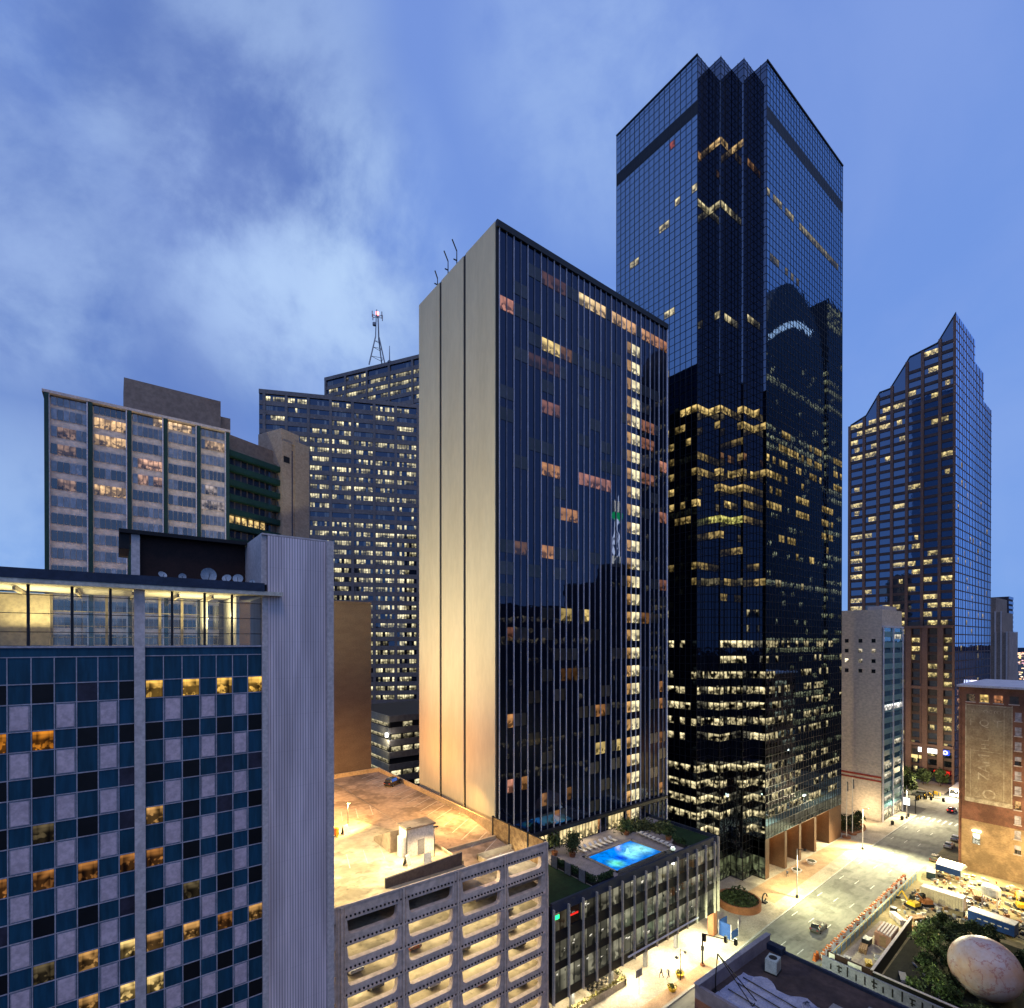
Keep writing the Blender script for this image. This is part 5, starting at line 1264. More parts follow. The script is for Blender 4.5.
# shipping container
T = thing('shipping_container', 'cream corrugated shipping container on the building site', 'container', (140.6, 31.2, -.02))
b = MB(); n = 30
for i in range(n):
    y = -3.5 + i * 7. / n; d = .06 if i % 2 else 0
    b.box(-1.22 - d, -1.0, y, y + 7. / n - .005, .12, 2.65); b.box(1.0, 1.22 + d, y, y + 7. / n - .005, .12, 2.65)
b.box(-1.15, 1.15, -3.45, 3.45, .15, 2.6); b.build('body', plain('cream container paint', (.55, .48, .33), (.47, .40, .27), .8, .6), T, local=True)
b = MB()
for x in (-1.25, 1.15):
    for y in (-3.6, 3.5): b.box(x, x + .14, y, y + .12, 0, 2.75)
b.box(-1.25, 1.29, -3.6, -3.5, 2.65, 2.75); b.box(-1.25, 1.29, 3.5, 3.6, 2.65, 2.75); b.box(-1.3, -1.15, -3.5, 3.5, 2.65, 2.75); b.box(1.15, 1.3, -3.5, 3.5, 2.65, 2.75); b.box(-1.28, 1.28, -3.5, 3.5, .0, .12); b.build('frame', M['pale_conc'], T, local=True)
MB().box(-1.15, 1.15, -3.5, 3.5, 2.66, 2.7).build('roof', M['whiteplastic'], T, local=True)
MB().box(-1.05, -.03, -3.56, -3.5, .2, 2.6).box(.03, 1.05, -3.56, -3.5, .2, 2.6).build('door', M['pale_conc'], T, local=True)
# flatbed trailer with blue tarp panels
T = thing('box_trailer', 'trailer with royal blue side panel and pale roof on the building site', 'trailer', (134.6, 22.3, -.02), None, -.1)
MB().box(-1.2, 1.2, -3.4, 3.4, .9, 3.0).build('box', M['blue'], T, local=True); MB().box(-1.24, 1.24, -3.45, 3.45, 3.0, 3.12).build('roof', M['whiteplastic'], T, local=True)
b = MB()
for k in range(5): b.box(-1.225, -1.2, -2.6 + k * 1.0, -2.0 + k * 1.0, 1.9, 2.1)
b.build('white_lettering', M['whiteplastic'], T, local=True)
for sx in (-1, 1):
    for y in (1.6, 2.7): MB().tube((sx * 1.0, y, .42), (sx * 1.22, y, .42), .42, n=14).build('wheel', M['tyre'], T, local=True)
MB().box(-1.0, 1.0, -3.4, 3.4, .7, .9).build('chassis', M['dark'], T, local=True); MB().tube((0, -3.4, .75), (0, -4.6, .55), .07).build('drawbar', M['dark'], T, local=True)
T = thing('water_tank', 'white tank on a tall four-legged frame on the building site', 'tank', (146.7, 24.6, -.02))
MB().lathe((0, 0, 2.6), [(0, 0), (1.5, .05), (1.6, .4), (1.6, 1.5), (1.3, 1.85), (0, 2.0)], 20).build('tank', M['whiteplastic'], T, local=True)
for sx in (-1.2, 1.2):
    for sy in (-1.2, 1.2): MB().tube((sx, sy, 0), (sx * .95, sy * .95, 2.65), .1).build('leg', M['pale_conc'], T, local=True)
MB().tube((-1.2, -1.2, .9), (1.2, -1.2, 1.9), .05).tube((-1.2, -1.2, .9), (-1.2, 1.2, 1.9), .05).tube((-1.2, -1.2, 1.3), (1.2, -1.2, 1.3), .05).tube((-1.2, -1.2, 1.3), (-1.2, 1.2, 1.3), .05).build('brace', M['pale_conc'], T, local=True)
T = thing('site_canopy', 'white-roofed shelter with blue front skirt beside the brick building', 'shelter', (158.5, 33.6, -.02), None, -.08)
MB().hexa([(-2.2, -2.4, 2.6), (2.2, -2.4, 2.6), (2.2, 2.4, 2.6), (-2.2, 2.4, 2.6), (-.6, -2.4, 3.5), (.6, -2.4, 3.5), (.6, 2.4, 3.5), (-.6, 2.4, 3.5)]).build('roof', M['whiteplastic'], T, local=True)
MB().box(-2.3, -2.2, -2.4, 2.4, 1.3, 2.7).build('skirt', M['blue'], T, local=True)
for sx in (-2.1, 2.1):
    for sy in (-2.3, 2.3): MB().tube((sx, sy, 0), (sx, sy, 2.7), .06).build('pole', M['steel'], T, local=True)
def excavator(x, y, rz, lb, paint):
    D = thing('excavator', lb, 'excavator', (x, y, -.02), None, rz)
    for s in (-.75, .75): MB().box(-1.2, 1.2, s - .22, s + .22, 0, .6).build('track', M['tyre'], D, local=True)
    MB().hexa([(-1., -.8, .6), (.9, -.8, .6), (.9, .8, .6), (-1., .8, .6), (-1., -.75, 1.4), (.4, -.75, 1.5), (.4, .75, 1.5), (-1., .75, 1.4)]).build('body', paint, D, local=True)
    MB().hexa([(0, -.7, 1.4), (.85, -.7, 1.2), (.85, .1, 1.2), (0, .1, 1.4), (.05, -.65, 2.4), (.65, -.65, 2.4), (.65, .05, 2.4), (.05, .05, 2.4)]).build('cab', M['carglass'], D, local=True)
    MB().tube((.8, .35, 1.3), (2.0, .35, 2.7), .18, .14).tube((2.0, .35, 2.7), (2.9, .35, 1.2), .13, .1).build('arm', paint, D, local=True)
    MB().hexa([(2.6, 0, .7), (3.2, 0, .6), (3.2, .7, .6), (2.6, .7, .7), (2.6, 0, 1.2), (3., 0, 1.2), (3., .7, 1.2), (2.6, .7, 1.2)]).build('bucket', M['dark'], D, local=True)
excavator(133.4, 34.6, 1.2, 'small yellow excavator next to the cream container', M['yellow'])
excavator(136.6, 33.2, 2.4, 'orange-brown excavator by the end of the cream container', plain('rust orange paint', (.42, .17, .06), None, 1., .6))
excavator(150.5, 20.5, .4, 'second yellow excavator far right of the white tank', M['yellow'])
def pallet_stack(x, y, rz, n, w, d, mat_, lb, z=0.):
    D = thing('timber_stack', lb, 'timber stack', (x, y, z), 'material stacks on the building site', rz)
    for k in range(n):
        b = MB()
        for j in range(4): b.box(-w + random.uniform(-.1, .1), w, -d + j * d / 2 + .02, -d + (j + 1) * d / 2 - .04, k * .22 + .06, k * .22 + .2)
        b.box(-w * .8, -w * .6, -d, d, k * .22, k * .22 + .06); b.box(w * .6, w * .8, -d, d, k * .22, k * .22 + .06); b.build('plank_layer', mat_, D, local=True)
pallet_stack(107.5, 35.2, .2, 4, 1.2, .6, M['wood'], 'tan timber stack in the fenced yard near the blue barrier')
pallet_stack(103.6, 33.1, .4, 3, .8, .5, M['yellow'], 'low yellowish stack in the fenced yard')
pallet_stack(124.5, 34.8, .8, 5, 1.8, .6, M['pale_conc'], 'pale plank stack outside the timber shed')
pallet_stack(128.2, 32.6, -.5, 3, 1.4, .7, M['wood'], 'brown plank stack between shed and excavators')
pallet_stack(144.2, 29.2, 1.3, 4, 1.6, .7, M['steel'], 'grey material stack behind the cream container')
pallet_stack(149.5, 27.2, .3, 5, 1.7, .8, M['wood'], 'brown material stack beside the white tank')
pallet_stack(141.5, 22.5, .9, 3, 1.5, .6, M['pale_conc'], 'pale stack between the blue trailer and the white tank')
pallet_stack(138.2, 26.6, .2, 2, 1.2, .8, M['dark'], 'dark low stack in front of the blue trailer')
pallet_stack(130.6, 29.2, .7, 2, 1.6, .6, M['dark'], 'dark low stack at the edge of the trees')
T = thing('timber_shed', 'reddish timber crate shed with loose planks on its roof in the fenced yard', 'shed', (114.2, 33.6, 0), None, .06)
MB().box(-2.6, 2.6, -1.3, 1.3, 0, 2.3).build('wall', plain('reddish boards', (.42, .22, .14), (.34, .17, .11), 1.5, .8, stretch=(1, 1, .3)), T, local=True)
b = MB()
for k in range(5): b.hexa([(-2.7 + .25 * k, -1.2 + k * .5, 2.32), (2.6, -1.25 + k * .5, 2.32), (2.6, -.95 + k * .5, 2.32), (-2.7 + .25 * k, -.9 + k * .5, 2.32), (-2.7 + .25 * k, -1.2 + k * .5, 2.5), (2.6, -1.25 + k * .5, 2.5), (2.6, -.95 + k * .5, 2.5), (-2.7 + .25 * k, -.9 + k * .5, 2.5)])
b.build('roof_plank', M['pale_conc'], T, local=True); MB().box(-2.62, -2.6, -.5, .5, .2, 2.).build('door', M['wood'], T, local=True)
def crate(x, y, z, w, d, h, mat_, lb, rz=0.):
    D = thing('crate', lb, 'crate', (x, y, z), None, rz); MB().box(-w, w, -d, d, .1, h).build('box', mat_, D, local=True); MB().box(-w - .04, w + .04, -d - .04, d + .04, h, h + .07).build('lid', M['steel'], D, local=True); MB().box(-w, -w + .15, -d, d, 0, .1).box(w - .15, w, -d, d, 0, .1).build('skid', M['dark'], D, local=True)
crate(99.6, 36.2, 0, .7, .6, 1.3, plain('ice blue plastic', (.45, .58, .68), None, 1., .5), 'ice blue box in the near corner of the fenced yard')
crate(101.3, 35.6, 0, .4, .5, 1.0, M['blue'], 'small blue box beside the ice blue box')
crate(100.8, 31.7, 0, 1.6, .35, .5, plain('red bench paint', (.55, .05, .03), None, 1., .5), 'low red bench along the black hoarding', .06)
crate(106.5, 32.6, 0, .6, .5, .5, M['whiteplastic'], 'flat white box on the yard floor in front of the timber shed', .3)
crate(110.5, 35.6, 0, .8, .6, 1.1, M['dark'], 'dark box between timber stack and shed')
crate(127.4, 36.3, 0, .5, .5, 1.2, M['dark'], 'dark box beside the site barrier')
crate(154.8, 36.6, -.02, 2.2, .8, 1.5, plain('dark teal canvas', (.03, .06, .07), None, .6), 'dark covered stack at the far end of the blue barrier', .2)
crate(103.8, 28.2, 0, 1.3, .45, .4, M['pale_conc'], 'pale slatted bench on the lawn behind the hoarding', .4)
MAT_CL = [M['whiteplastic'], M['dark'], M['wood'], M['steel'], M['pale_conc'], M['orange'], M['yellow']]
dm = MB()
for _ in range(520):
    x, y = random.uniform(123, 163), random.uniform(14, 36.5)
    if y < 31.5 - (x - 122) * 1.0 + 0 or abs(x - 140.6) < 1.6 and abs(y - 31) < 4 or abs(x - 134.6) < 1.6 and abs(y - 22) < 4: continue
    w, d, h = random.uniform(.08, .6), random.uniform(.08, .35), random.uniform(.05, .7)
    c = random.choice(((.5, .48, .42), (.02, .02, .025), (.3, .2, .1), (.1, .1, .11), (.4, .36, .25), (.3, .14, .06), (.25, .27, .3), (.6, .57, .5))); a = random.random() * 3
    P = []
    for zz in (0, h):
        for sx, sy in ((-1, -1), (1, -1), (1, 1), (-1, 1)):
            px, py = sx * w, sy * d; P.append((x + px * math.cos(a) - py * math.sin(a), y + px * math.sin(a) + py * math.cos(a), zz - .02))
    dm.hexa(P, 0, (*c, 1))
o = dm.build('site_rubble', M['paint']); o['kind'] = 'stuff'; tag(o, 'loose boards, pipes and rubble strewn over the building site', 'rubble')

# ================================================================== EGG SCULPTURE AND GARDEN TREES
D = thing('globe_sculpture', 'huge pale rounded sculpture with pinkish mottling among the garden trees', 'sculpture', (108.6, 18.9, 0))
b = MB(); pf = [(4.55 * math.sin(k * math.pi / 40), 4.55 - 4.55 * math.cos(k * math.pi / 40)) for k in range(41)]
b.lathe((0, 0, .1), pf, 64); b.build('shell', M['egg'], D, local=True, weld=True); MB().lathe((0, 0, 0), [(0, 0), (1.9, 0), (1.7, .5), (0, .5)], 24).build('plinth', M['dark'], D, local=True)
def tree(x, y, h, r, lb, cl=60, lf=38, col=(.035, .055, .02), z=0., grp='trees in the sculpture garden', ls=.2):
    D = thing('tree', lb, 'tree', (x, y, z), grp)
    t = MB(); lean = Vector((random.uniform(-.3, .3), random.uniform(-.3, .3), 0)); top = Vector((0, 0, h * .55)) + lean
    t.tube((0, 0, -.1), top * .6, .16 * h / 6, .11 * h / 6, 7).tube(top * .6, top, .11 * h / 6, .06 * h / 6, 6)
    m_ = MB(); tips = []
    for k in range(9):
        a = k * 2.4 + random.random(); q = top * random.uniform(.55, 1.) ; e = Vector((math.cos(a) * r * random.uniform(.4, .8), math.sin(a) * r * random.uniform(.4, .8), h * random.uniform(.55, .95)))
        t.tube(q, e, .05 * h / 6, .02, 5); tips.append(e)
    t.build('trunk', M['bark'], D, local=True)
    for k in range(cl):
        a = random.random() * 6.283; rr = r * random.random() ** .5; zz = h * random.uniform(.36, 1.)
        f = max(.18, 1 - abs(zz / h - .62) / .5); c = Vector((math.cos(a) * rr * f, math.sin(a) * rr * f, zz))
        br = random.choice((.35, .6, .9, 1.2, 1.7))
        for _ in range(lf):
            p = c + Vector((random.gauss(0, .3), random.gauss(0, .3), random.gauss(0, .3))) * (r / 2.); leafq(m_, p, ls, (col[0] * br, col[1] * br, col[2] * br), .35)
    m_.build('crown', M['leaf'], D, local=True)
dk, lg = (.05, .075, .028), (.13, .18, .055)
for x, y, h, r, lb, c in ((113.5, 27.2, 8.5, 2.4, 'tallest light green tree next to the black hoarding', lg), (104.5, 24.2, 4.6, 2.2, 'low bright green tree by the garden wall', lg),
        (117.8, 27.8, 8, 2.1, 'dark narrow tree behind the tallest light green tree', dk), (119.5, 25.0, 8, 2.3, 'dark tree between the light green tree and the blue trailer', dk), (116.2, 22.9, 7, 2.3, 'dark tree touching the left flank of the sculpture', dk),
        (112.0, 24.0, 5.5, 2.1, 'dark green tree in the middle of the garden', dk), (121.3, 22.6, 8.2, 2.2, 'dark tree just behind the top of the sculpture', dk), (123.5, 27.4, 6.5, 1.9, 'tree at the site edge near the dark low stack', (.04, .06, .02)),
        (109.6, 26.6, 3.6, 1.7, 'small tree on the lawn beside the hoarding', (.045, .07, .022)), (100.8, 21.5, 4.4, 2.1, 'green tree at the bottom edge of the garden', (.045, .075, .022)), (105.6, 22.5, 3.4, 1.8, 'dark shrubby tree below the sculpture', dk),
        (126.6, 21.2, 5.5, 1.8, 'tree between the sculpture and the blue trailer', dk), (122.5, 16.2, 4.2, 1.8, 'tree behind the right end of the sculpture', dk), (101.5, 26., 2.6, 1.3, 'lowest shrubby tree by the garden wall', lg), (100.0, 17.3, 3.4, 2.0, 'dark shrubby tree at the lower right corner', dk)):
    tree(x, y, h * .72, r * .95, lb, col=c, cl=44, lf=36, ls=.17)
T = thing('garden_kerb', 'curved pale garden kerb and handrail among the trees', 'kerb', (105, 26, 0))
b = MB(); pts = [(110 - 8 * (k / 12.) + 0, 28.5 - 5.5 * math.sin(k / 12. * 1.4), .0) for k in range(13)]
for p, q in zip(pts, pts[1:]): b.tube((p[0], p[1], .2), (q[0], q[1], .2), .16, n=5)
b.build('kerb', M['pale_conc'], T)
b = MB()
for p, q in zip(pts[5:], pts[6:]): b.tube((p[0] + .5, p[1] - .7, 1.), (q[0] + .5, q[1] - .7, 1.), .05, n=5).tube((p[0] + .5, p[1] - .7, 0), (p[0] + .5, p[1] - .7, 1.), .05, n=5)
b.build('handrail', M['pale_conc'], T)
for i, (x, y, h, lb) in enumerate(((231, 61.5, 6.5, 'dark street tree in front of the beige block corner'), (238, 66, 7, 'dark street tree left of the red awning'), (246, 66.5, 7, 'dark street tree by the white lit sign'), (254, 57.2, 6, 'dark street tree right of the red awning'), (225, 64, 6, 'dark street tree nearest the aqua glass front'), (252, 62, 5.5, 'small dark street tree under the shop windows'))):
    tree(x, y, h, 3.0, lb, 40, 22, dk, 0, 'street trees at the far crossing', .35)
for i, (x, y) in enumerate(((171.5, 61.8), (175.5, 60.6), (179.5, 60.2))):
    tree(x, y, 4.2, 1.9, ['young tree in the round bed nearest the glass tower', 'middle young tree in the round bed', 'young tree in the round bed nearest the beige block'][i], 26, 22, (.05, .065, .022), 0, 'young trees in the plaza bed', .22)
D = thing('plaza_bed', 'low oval planting bed on the plaza between tower and beige block', 'planting bed', (175.5, 60.6, 0)); MB().lathe((0, 0, 0), [(6.4, 0), (6.4, .4), (6.1, .42), (0, .4)], 28, sy=.5).build('rim', M['terracotta'], D, local=True)
m_ = MB()
for _ in range(500):
    a = random.random() * 6.28; r = random.random() ** .5; leafq(m_, Vector((6 * r * math.cos(a), 2.9 * r * math.sin(a), random.uniform(.4, .8))), .22, (.03, .045, .018))
m_.build('ground_cover', M['leaf'], D, local=True)
D = thing('round_planter', 'big round brick planter with dark shrubs at the podium corner', 'planter', (105.3, 57.6, 0)); MB().lathe((0, 0, 0), [(4.4, 0), (4.4, 1.5), (4.05, 1.5), (4.0, 1.25), (0, 1.25)], 36).build('brick_ring', M['terracotta'], D, local=True)
m_ = MB()
for _ in range(1900):
    a = random.random() * 6.28; r = random.random() ** .6; leafq(m_, Vector((3.7 * r * math.cos(a), 3.7 * r * math.sin(a), 1.3 + abs(random.gauss(0, 1.1)) * (1.1 - r))), .22, (.03, .042, .016), .6)
m_.build('shrubs', M['leaf'], D, local=True)
for x, y in ((99.5, 63), (101.8, 66)): tree(x, y, 7.5, 2.2, ['dark tree in the gap behind the podium, nearer the street', 'dark tree in the gap behind the podium, deeper in'][x > 100], 30, 22, dk, 0, 'trees in the gap behind the podium', .24)

# ================================================================== STREET FURNITURE
def street_lamp(x, y, h, arm, lb):
    D = thing('street_lamp', lb, 'street lamp', (x, y, 0), 'tall street lamps along the pavement')
    MB().tube((0, 0, 0), (0, 0, h), .13, .08).build('pole', M['pale_conc'], D, local=True); MB().lathe((0, 0, 0), [(.3, 0), (.3, .5), (.14, .7)], 10).build('base', M['dark'], D, local=True)
    MB().tube((0, 0, h - .1), (arm[0], arm[1], h + .1), .06).build('arm', M['dark'], D, local=True)
    MB().box(arm[0] - .45, arm[0] + .45, arm[1] - .2, arm[1] + .2, h, h + .22).build('lamp_head', M['dark'], D, local=True)
    e = MB(); e.face([(arm[0] - .35, arm[1] - .15, h - .01), (arm[0] - .35, arm[1] + .15, h - .01), (arm[0] + .35, arm[1] + .15, h - .01), (arm[0] + .35, arm[1] - .15, h - .01)]); e.build('lens', M['lamp'], D, local=True)
street_lamp(118.4, 51.4, 10.7, (.5, -1.4), 'tall street lamp in front of the tower arcade')
street_lamp(159.9, 52.6, 11., (1.3, -1.0), 'tall street lamp beside the two flagpoles')
street_lamp(199, 53.3, 10.5, (.4, -1.4), 'tall street lamp at the beige block corner')
for x, lb in ((166., 'left flagpole in the plaza'), (170.3, 'right flagpole in the plaza')):
    D = thing('flagpole', lb, 'flagpole', (x, 58.6, 0), 'white flagpoles in the plaza'); MB().tube((0, 0, 0), (0, 0, 16.6), .14, .07).build('pole', M['whiteplastic'], D, local=True)
    m_ = MB(); [m_.face([(.08 + .12 * math.sin(k), -.04 * k, 16.2 - k * .7), (.5 - .1 * math.cos(k), -.25, 15.9 - k * .7), (.5 - .1 * math.cos(k + 1), -.25, 15.2 - k * .7), (.08 + .12 * math.sin(k + 1), -.04 * k - .04, 15.5 - k * .7)]) for k in range(4)]
    m_.build('flag', M['navy'], D, local=True); MB().lathe((0, 0, 0), [(1.1, 0), (1.1, .45), (0, .45)], 12).build('base', M['terracotta'], D, local=True)
D = thing('twin_lamp', 'short twin-headed lamp post on the bright pavement', 'street lamp', (74.2, 50.6, 0)); MB().tube((0, 0, 0), (0, 0, 5.2), .08, .05).build('pole', M['dark'], D, local=True); MB().tube((-.9, .1, 4.0), (.9, -.1, 4.6), .04).build('crossarm', M['dark'], D, local=True)
for s in (-1, 1): MB().lathe((s * .9, -s * .1, 3.9 + .3 * (s > 0) + .1), [(0, .3), (.4, .1), (.35, 0), (0, 0)], 10).build('lamp_head', M['dark'], D, local=True)
D = thing('traffic_signal', 'black mast-arm traffic signal at the junction', 'traffic signal', (80.6, 50.6, 0)); MB().tube((0, 0, 0), (0, 0, 5.6), .16, .12).build('pole', M['black'], D, local=True); MB().tube((0, 0, 5.5), (1.8, -5.4, 5.9), .12, .07).build('arm', M['black'], D, local=True)
for i, p in enumerate(((.3, -.2, 4.2), (1.2, -3.6, 5.2), (1.7, -5.1, 5.3))):
    q = MB().box(p[0] - .2, p[0] + .2, p[1] - .22, p[1] + .22, p[2], p[2] + 1.1).build('signal_head', M['black'], D, local=True)
MB().lathe((0, 0, 0), [(.4, 0), (.4, .3), (.2, .4)], 10).build('base', M['terracotta'], D, local=True); MB().box(-.18, .18, -.2, .2, 2.6, 3.4).build('control_box', M['black'], D, local=True)
D = thing('traffic_signal', 'far mast-arm traffic signal at the beige block corner', 'traffic signal', (207.4, 53.2, 0)); MB().tube((0, 0, 0), (0, 0, 6), .16, .12).build('pole', M['black'], D, local=True); MB().tube((0, 0, 5.7), (1.5, -7.5, 6.1), .11, .07).build('arm', M['black'], D, local=True)
MB().box(1., 1.6, -7.2, -6.6, 5.2, 6.5).box(.5, 1., -4.2, -3.6, 5.1, 6.4).build('signal_head', M['black'], D, local=True)
D = thing('street_sign', 'square grey sign on a thin post on the bright pavement', 'sign', (66.0, 52.6, 0)); MB().tube((0, 0, 0), (0, 0, 4.0), .05).build('post', M['steel'], D, local=True); MB().box(-.75, .75, -.04, .04, 2.8, 4.0).build('sign_panel', M['steel'], D, local=True)
for x, y, lb in ((70.9, 49.9, 'yellow round planter left of the twin lamp'), (74.9, 51.2, 'yellow round planter right of the twin lamp')):
    D = thing('round_planter', lb, 'planter', (x, y, 0.03)); MB().lathe((0, 0, 0), [(.5, 0), (.75, .6), (.7, .62), (0, .55)], 14).build('pot', M['yellow'], D, local=True); m_ = MB(); [leafq(m_, Vector((random.gauss(0, .3), random.gauss(0, .3), random.uniform(.55, 1.))), .13, (.09, .10, .03)) for _ in range(90)]; m_.build('foliage', M['leaf'], D, local=True)
T = thing('subway_kiosk', 'blue-panelled stair enclosure beside the podium pillar', 'kiosk', (93.2, 52.9, 0))
MB().box(91.6, 91.75, 51.6, 54., 0, 2.8).box(91.75, 94.2, 53.85, 54., 0, 2.8).box(91.75, 94.2, 51.6, 51.75, 0, 1.4).build('panel', M['blue'], T); MB().box(91.5, 91.6, 51.5, 51.6, 0, 3).box(94.2, 94.3, 51.5, 51.7, 0, 3).box(91.5, 91.6, 54., 54.1, 0, 3).build('post', M['pale_conc'], T); MB().box(91.8, 94.2, 51.8, 53.8, .03, .08).build('stair_well', M['black'], T)
D = thing('ring_sculpture', 'dark curled ring sculpture on the plaza by the round planter', 'sculpture', (110.6, 54.6, 0)); b = MB()
for k in range(16):
    a, c = k * .36, (k + 1) * .36; b.tube((.9 * math.cos(a), .2 * k / 16, 1.1 + .9 * math.sin(a)), (.9 * math.cos(c), .2 * (k + 1) / 16, 1.1 + .9 * math.sin(c)), .14, n=6)
b.build('ring', M['dark'], D, local=True); MB().box(-.5, .5, -.4, .4, 0, .25).build('base', M['dark'], D, local=True)
T = thing('patio_enclosure', 'planter-walled dining patio under the podium edge', 'patio', (60, 56, 0))
b = MB(); b.box(52, 66, 55.2, 55.7, 0, 1.1); b.box(65.6, 66.1, 55.2, 62, 0, 1.1); b.box(52, 66, 61.6, 62, 0, 1.); b.box(58.6, 59, 55.7, 61.6, 0, 1.); b.build('planter_wall', M['walk'], T)
m_ = MB(); [leafq(m_, Vector((random.uniform(52, 66), 55.45 + random.gauss(0, .15), random.uniform(1.0, 1.6))), .16, (.14, .12, .04)) for _ in range(500)]; [leafq(m_, Vector((65.85 + random.gauss(0, .15), random.uniform(55.4, 62), random.uniform(1.0, 1.7))), .16, (.05, .05, .02)) for _ in range(300)]
m_.build('hedge', M['leaf'], T)
def cafe(x, y, lb):
    D = thing('cafe_table', lb, 'table', (x, y, 0), 'dark cafe tables in the patio'); MB().lathe((0, 0, .72), [(0, 0), (.4, 0), (.4, .05), (0, .05)], 14).build('top', M['dark'], D, local=True); MB().tube((0, 0, 0), (0, 0, .72), .05).build('stem', M['dark'], D, local=True); MB().lathe((0, 0, 0), [(.3, 0), (.25, .05), (0, .06)], 12).build('foot', M['dark'], D, local=True)
for i in range(5): cafe(60.2 + i * 1.1, 58.2, 'small dark cafe table in the row behind the patio hedge')
def chair(x, y, r):
    D = thing('cafe_chair', 'dark cafe chair in the patio row', 'chair', (x, y, 0), 'dark cafe chairs in the patio', r)
    MB().box(-.22, .22, -.22, .22, .42, .46).build('seat', M['dark'], D, local=True); MB().box(-.22, .22, .19, .23, .5, .9).build('backrest', M['dark'], D, local=True)
    for sx in (-.19, .19):
        for sy in (-.19, .19): MB().tube((sx, sy, 0), (sx, sy, .44), .025, n=5).build('leg', M['dark'], D, local=True)
for i in range(5): chair(60.2 + i * 1.1, 57.4, math.pi); chair(60.2 + i * 1.1, 59., 0)
for x, y, lb in ((189, 54.2, 'dark litter bin by the beige block'), (201.5, 53.6, 'dark litter bin near the far signal'), (196.5, 53.8, 'signal cabinet on the corner by the beige block'), (131.5, 57.2, 'round pale bench drum under the tower arcade'), (139.6, 57.2, 'round pale bench drum further along the tower arcade')):
    D = thing('street_bin', lb, 'bin', (x, y, 0)); pb = 'bench' in lb; MB().lathe((0, 0, 0), [(0, 0), (.9 if pb else .4, 0), (1.2 if pb else .45, .7 if pb else 1.1), (0, .7 if pb else 1.2)], 16).build('body', M['pale_conc'] if pb else M['dark'], D, local=True); MB().lathe((0, 0, .7 if pb else 1.15), [(0, .12), (.8 if pb else .3, .1), (.9 if pb else .4, 0)], 16).build('top', M['lawn'] if pb else M['black'], D, local=True)

# ================================================================== VEHICLES
def car(lb, loc, rz, col, group=None, kind='suv', lights=False, cat='car'):
    D = thing('parked_car' if not lights else 'moving_car', lb, cat, loc, group, rz)
    h = 1.62 if kind == 'suv' else 1.42
    def loft(sec):                                          # sections: x, half width bottom/top, z bottom/top
        b = MB()
        for (x0, a0, c0, z0, t0), (x1, a1, c1, z1, t1) in zip(sec, sec[1:]):
            A = [(x0, -a0, z0), (x0, a0, z0), (x0, c0, t0), (x0, -c0, t0)]; B = [(x1, -a1, z1), (x1, a1, z1), (x1, c1, t1), (x1, -c1, t1)]
            for k in range(4): b.face([A[k], B[k], B[(k + 1) % 4], A[(k + 1) % 4]], 0, (*col, 1))
        x, a, c, z, t = sec[0]; b.face([(x, -a, z), (x, -c, t), (x, c, t), (x, a, z)], 0, (*col, 1)); x, a, c, z, t = sec[-1]; b.face([(x, -a, z), (x, a, z), (x, c, t), (x, -c, t)], 0, (*col, 1))
        return b
    loft([(-2.3, .74, .7, .45, .85), (-2.15, .88, .84, .3, .98), (-1.4, .91, .86, .25, 1.0), (.9, .91, .86, .25, .98), (1.7, .88, .8, .28, .86), (2.25, .78, .72, .38, .72)]).build('body', M['carpaint'], D, local=True)
    gl = loft([(-1.95 if kind == 'suv' else -1.7, .80, .60, .96, h - .12), (-1.6 if kind == 'suv' else -1.1, .82, .64, .97, h - .03), (.2, .82, .64, .97, h - .03), (.95, .80, .7, .96, 1.0)]); gl.build('windows', M['carglass'], D, local=True)
    loft([(-1.7 if kind == 'suv' else -1.2, .6, .54, h - .05, h), (-1.2, .66, .58, h - .05, h + .02), (.1, .66, .58, h - .05, h + .01), (.45, .6, .54, h - .1, h - .06)]).build('roof', M['carpaint'], D, local=True)
    for x in (-1.4, 1.4):
        for s in (-1, 1):
            w = MB().tube((x, s * .74, .33), (x, s * .93, .33), .33, n=14).build('wheel', M['tyre'], D, local=True)
            MB().tube((x, s * .9, .33), (x, s * .945, .33), .18, n=10).build('rim', M['steel'], w, local=True)
    for s in (-.6, .6):
        MB().box(2.16, 2.27, s - .17, s + .17, .56, .7).build('headlight', M['lamp_white'] if lights else M['steel'], D, local=True)
        MB().box(-2.33, -2.24, s - .15, s + .15, .7, .88).build('taillight', M['red_light'] if lights else M['red_stripe'], D, local=True)
    return D
car('white crossover with dark roof driving along the bright street', (108.8, 43.2, -.1), .03, (.09, .085, .08), None, 'suv')
car('white parked car at the kerb by the brick building', (181, 38.9, -.1), .02, (.7, .7, .68), None, 'sedan')
car('dark parked pickup-like car behind the last barrel', (167, 38.6, -.1), .02, (.05, .04, .04), None, 'suv')
car('silver parked car half hidden by the brick building', (189, 39.1, -.1), .02, (.45, .46, .48), None, 'sedan')
car('black car alone on the garage top deck', (46.0, 100.2, 26.32), .55, (.006, .006, .008), None, 'suv')
car('red-lit car driving away at the far crossing', (219.8, 46.6, -.1), 0., (.3, .04, .03), None, 'sedan', True)
car('dark car waiting beneath the far street trees', (233, 58.6, -.1), 2.2, (.04, .05, .06), None, 'suv')
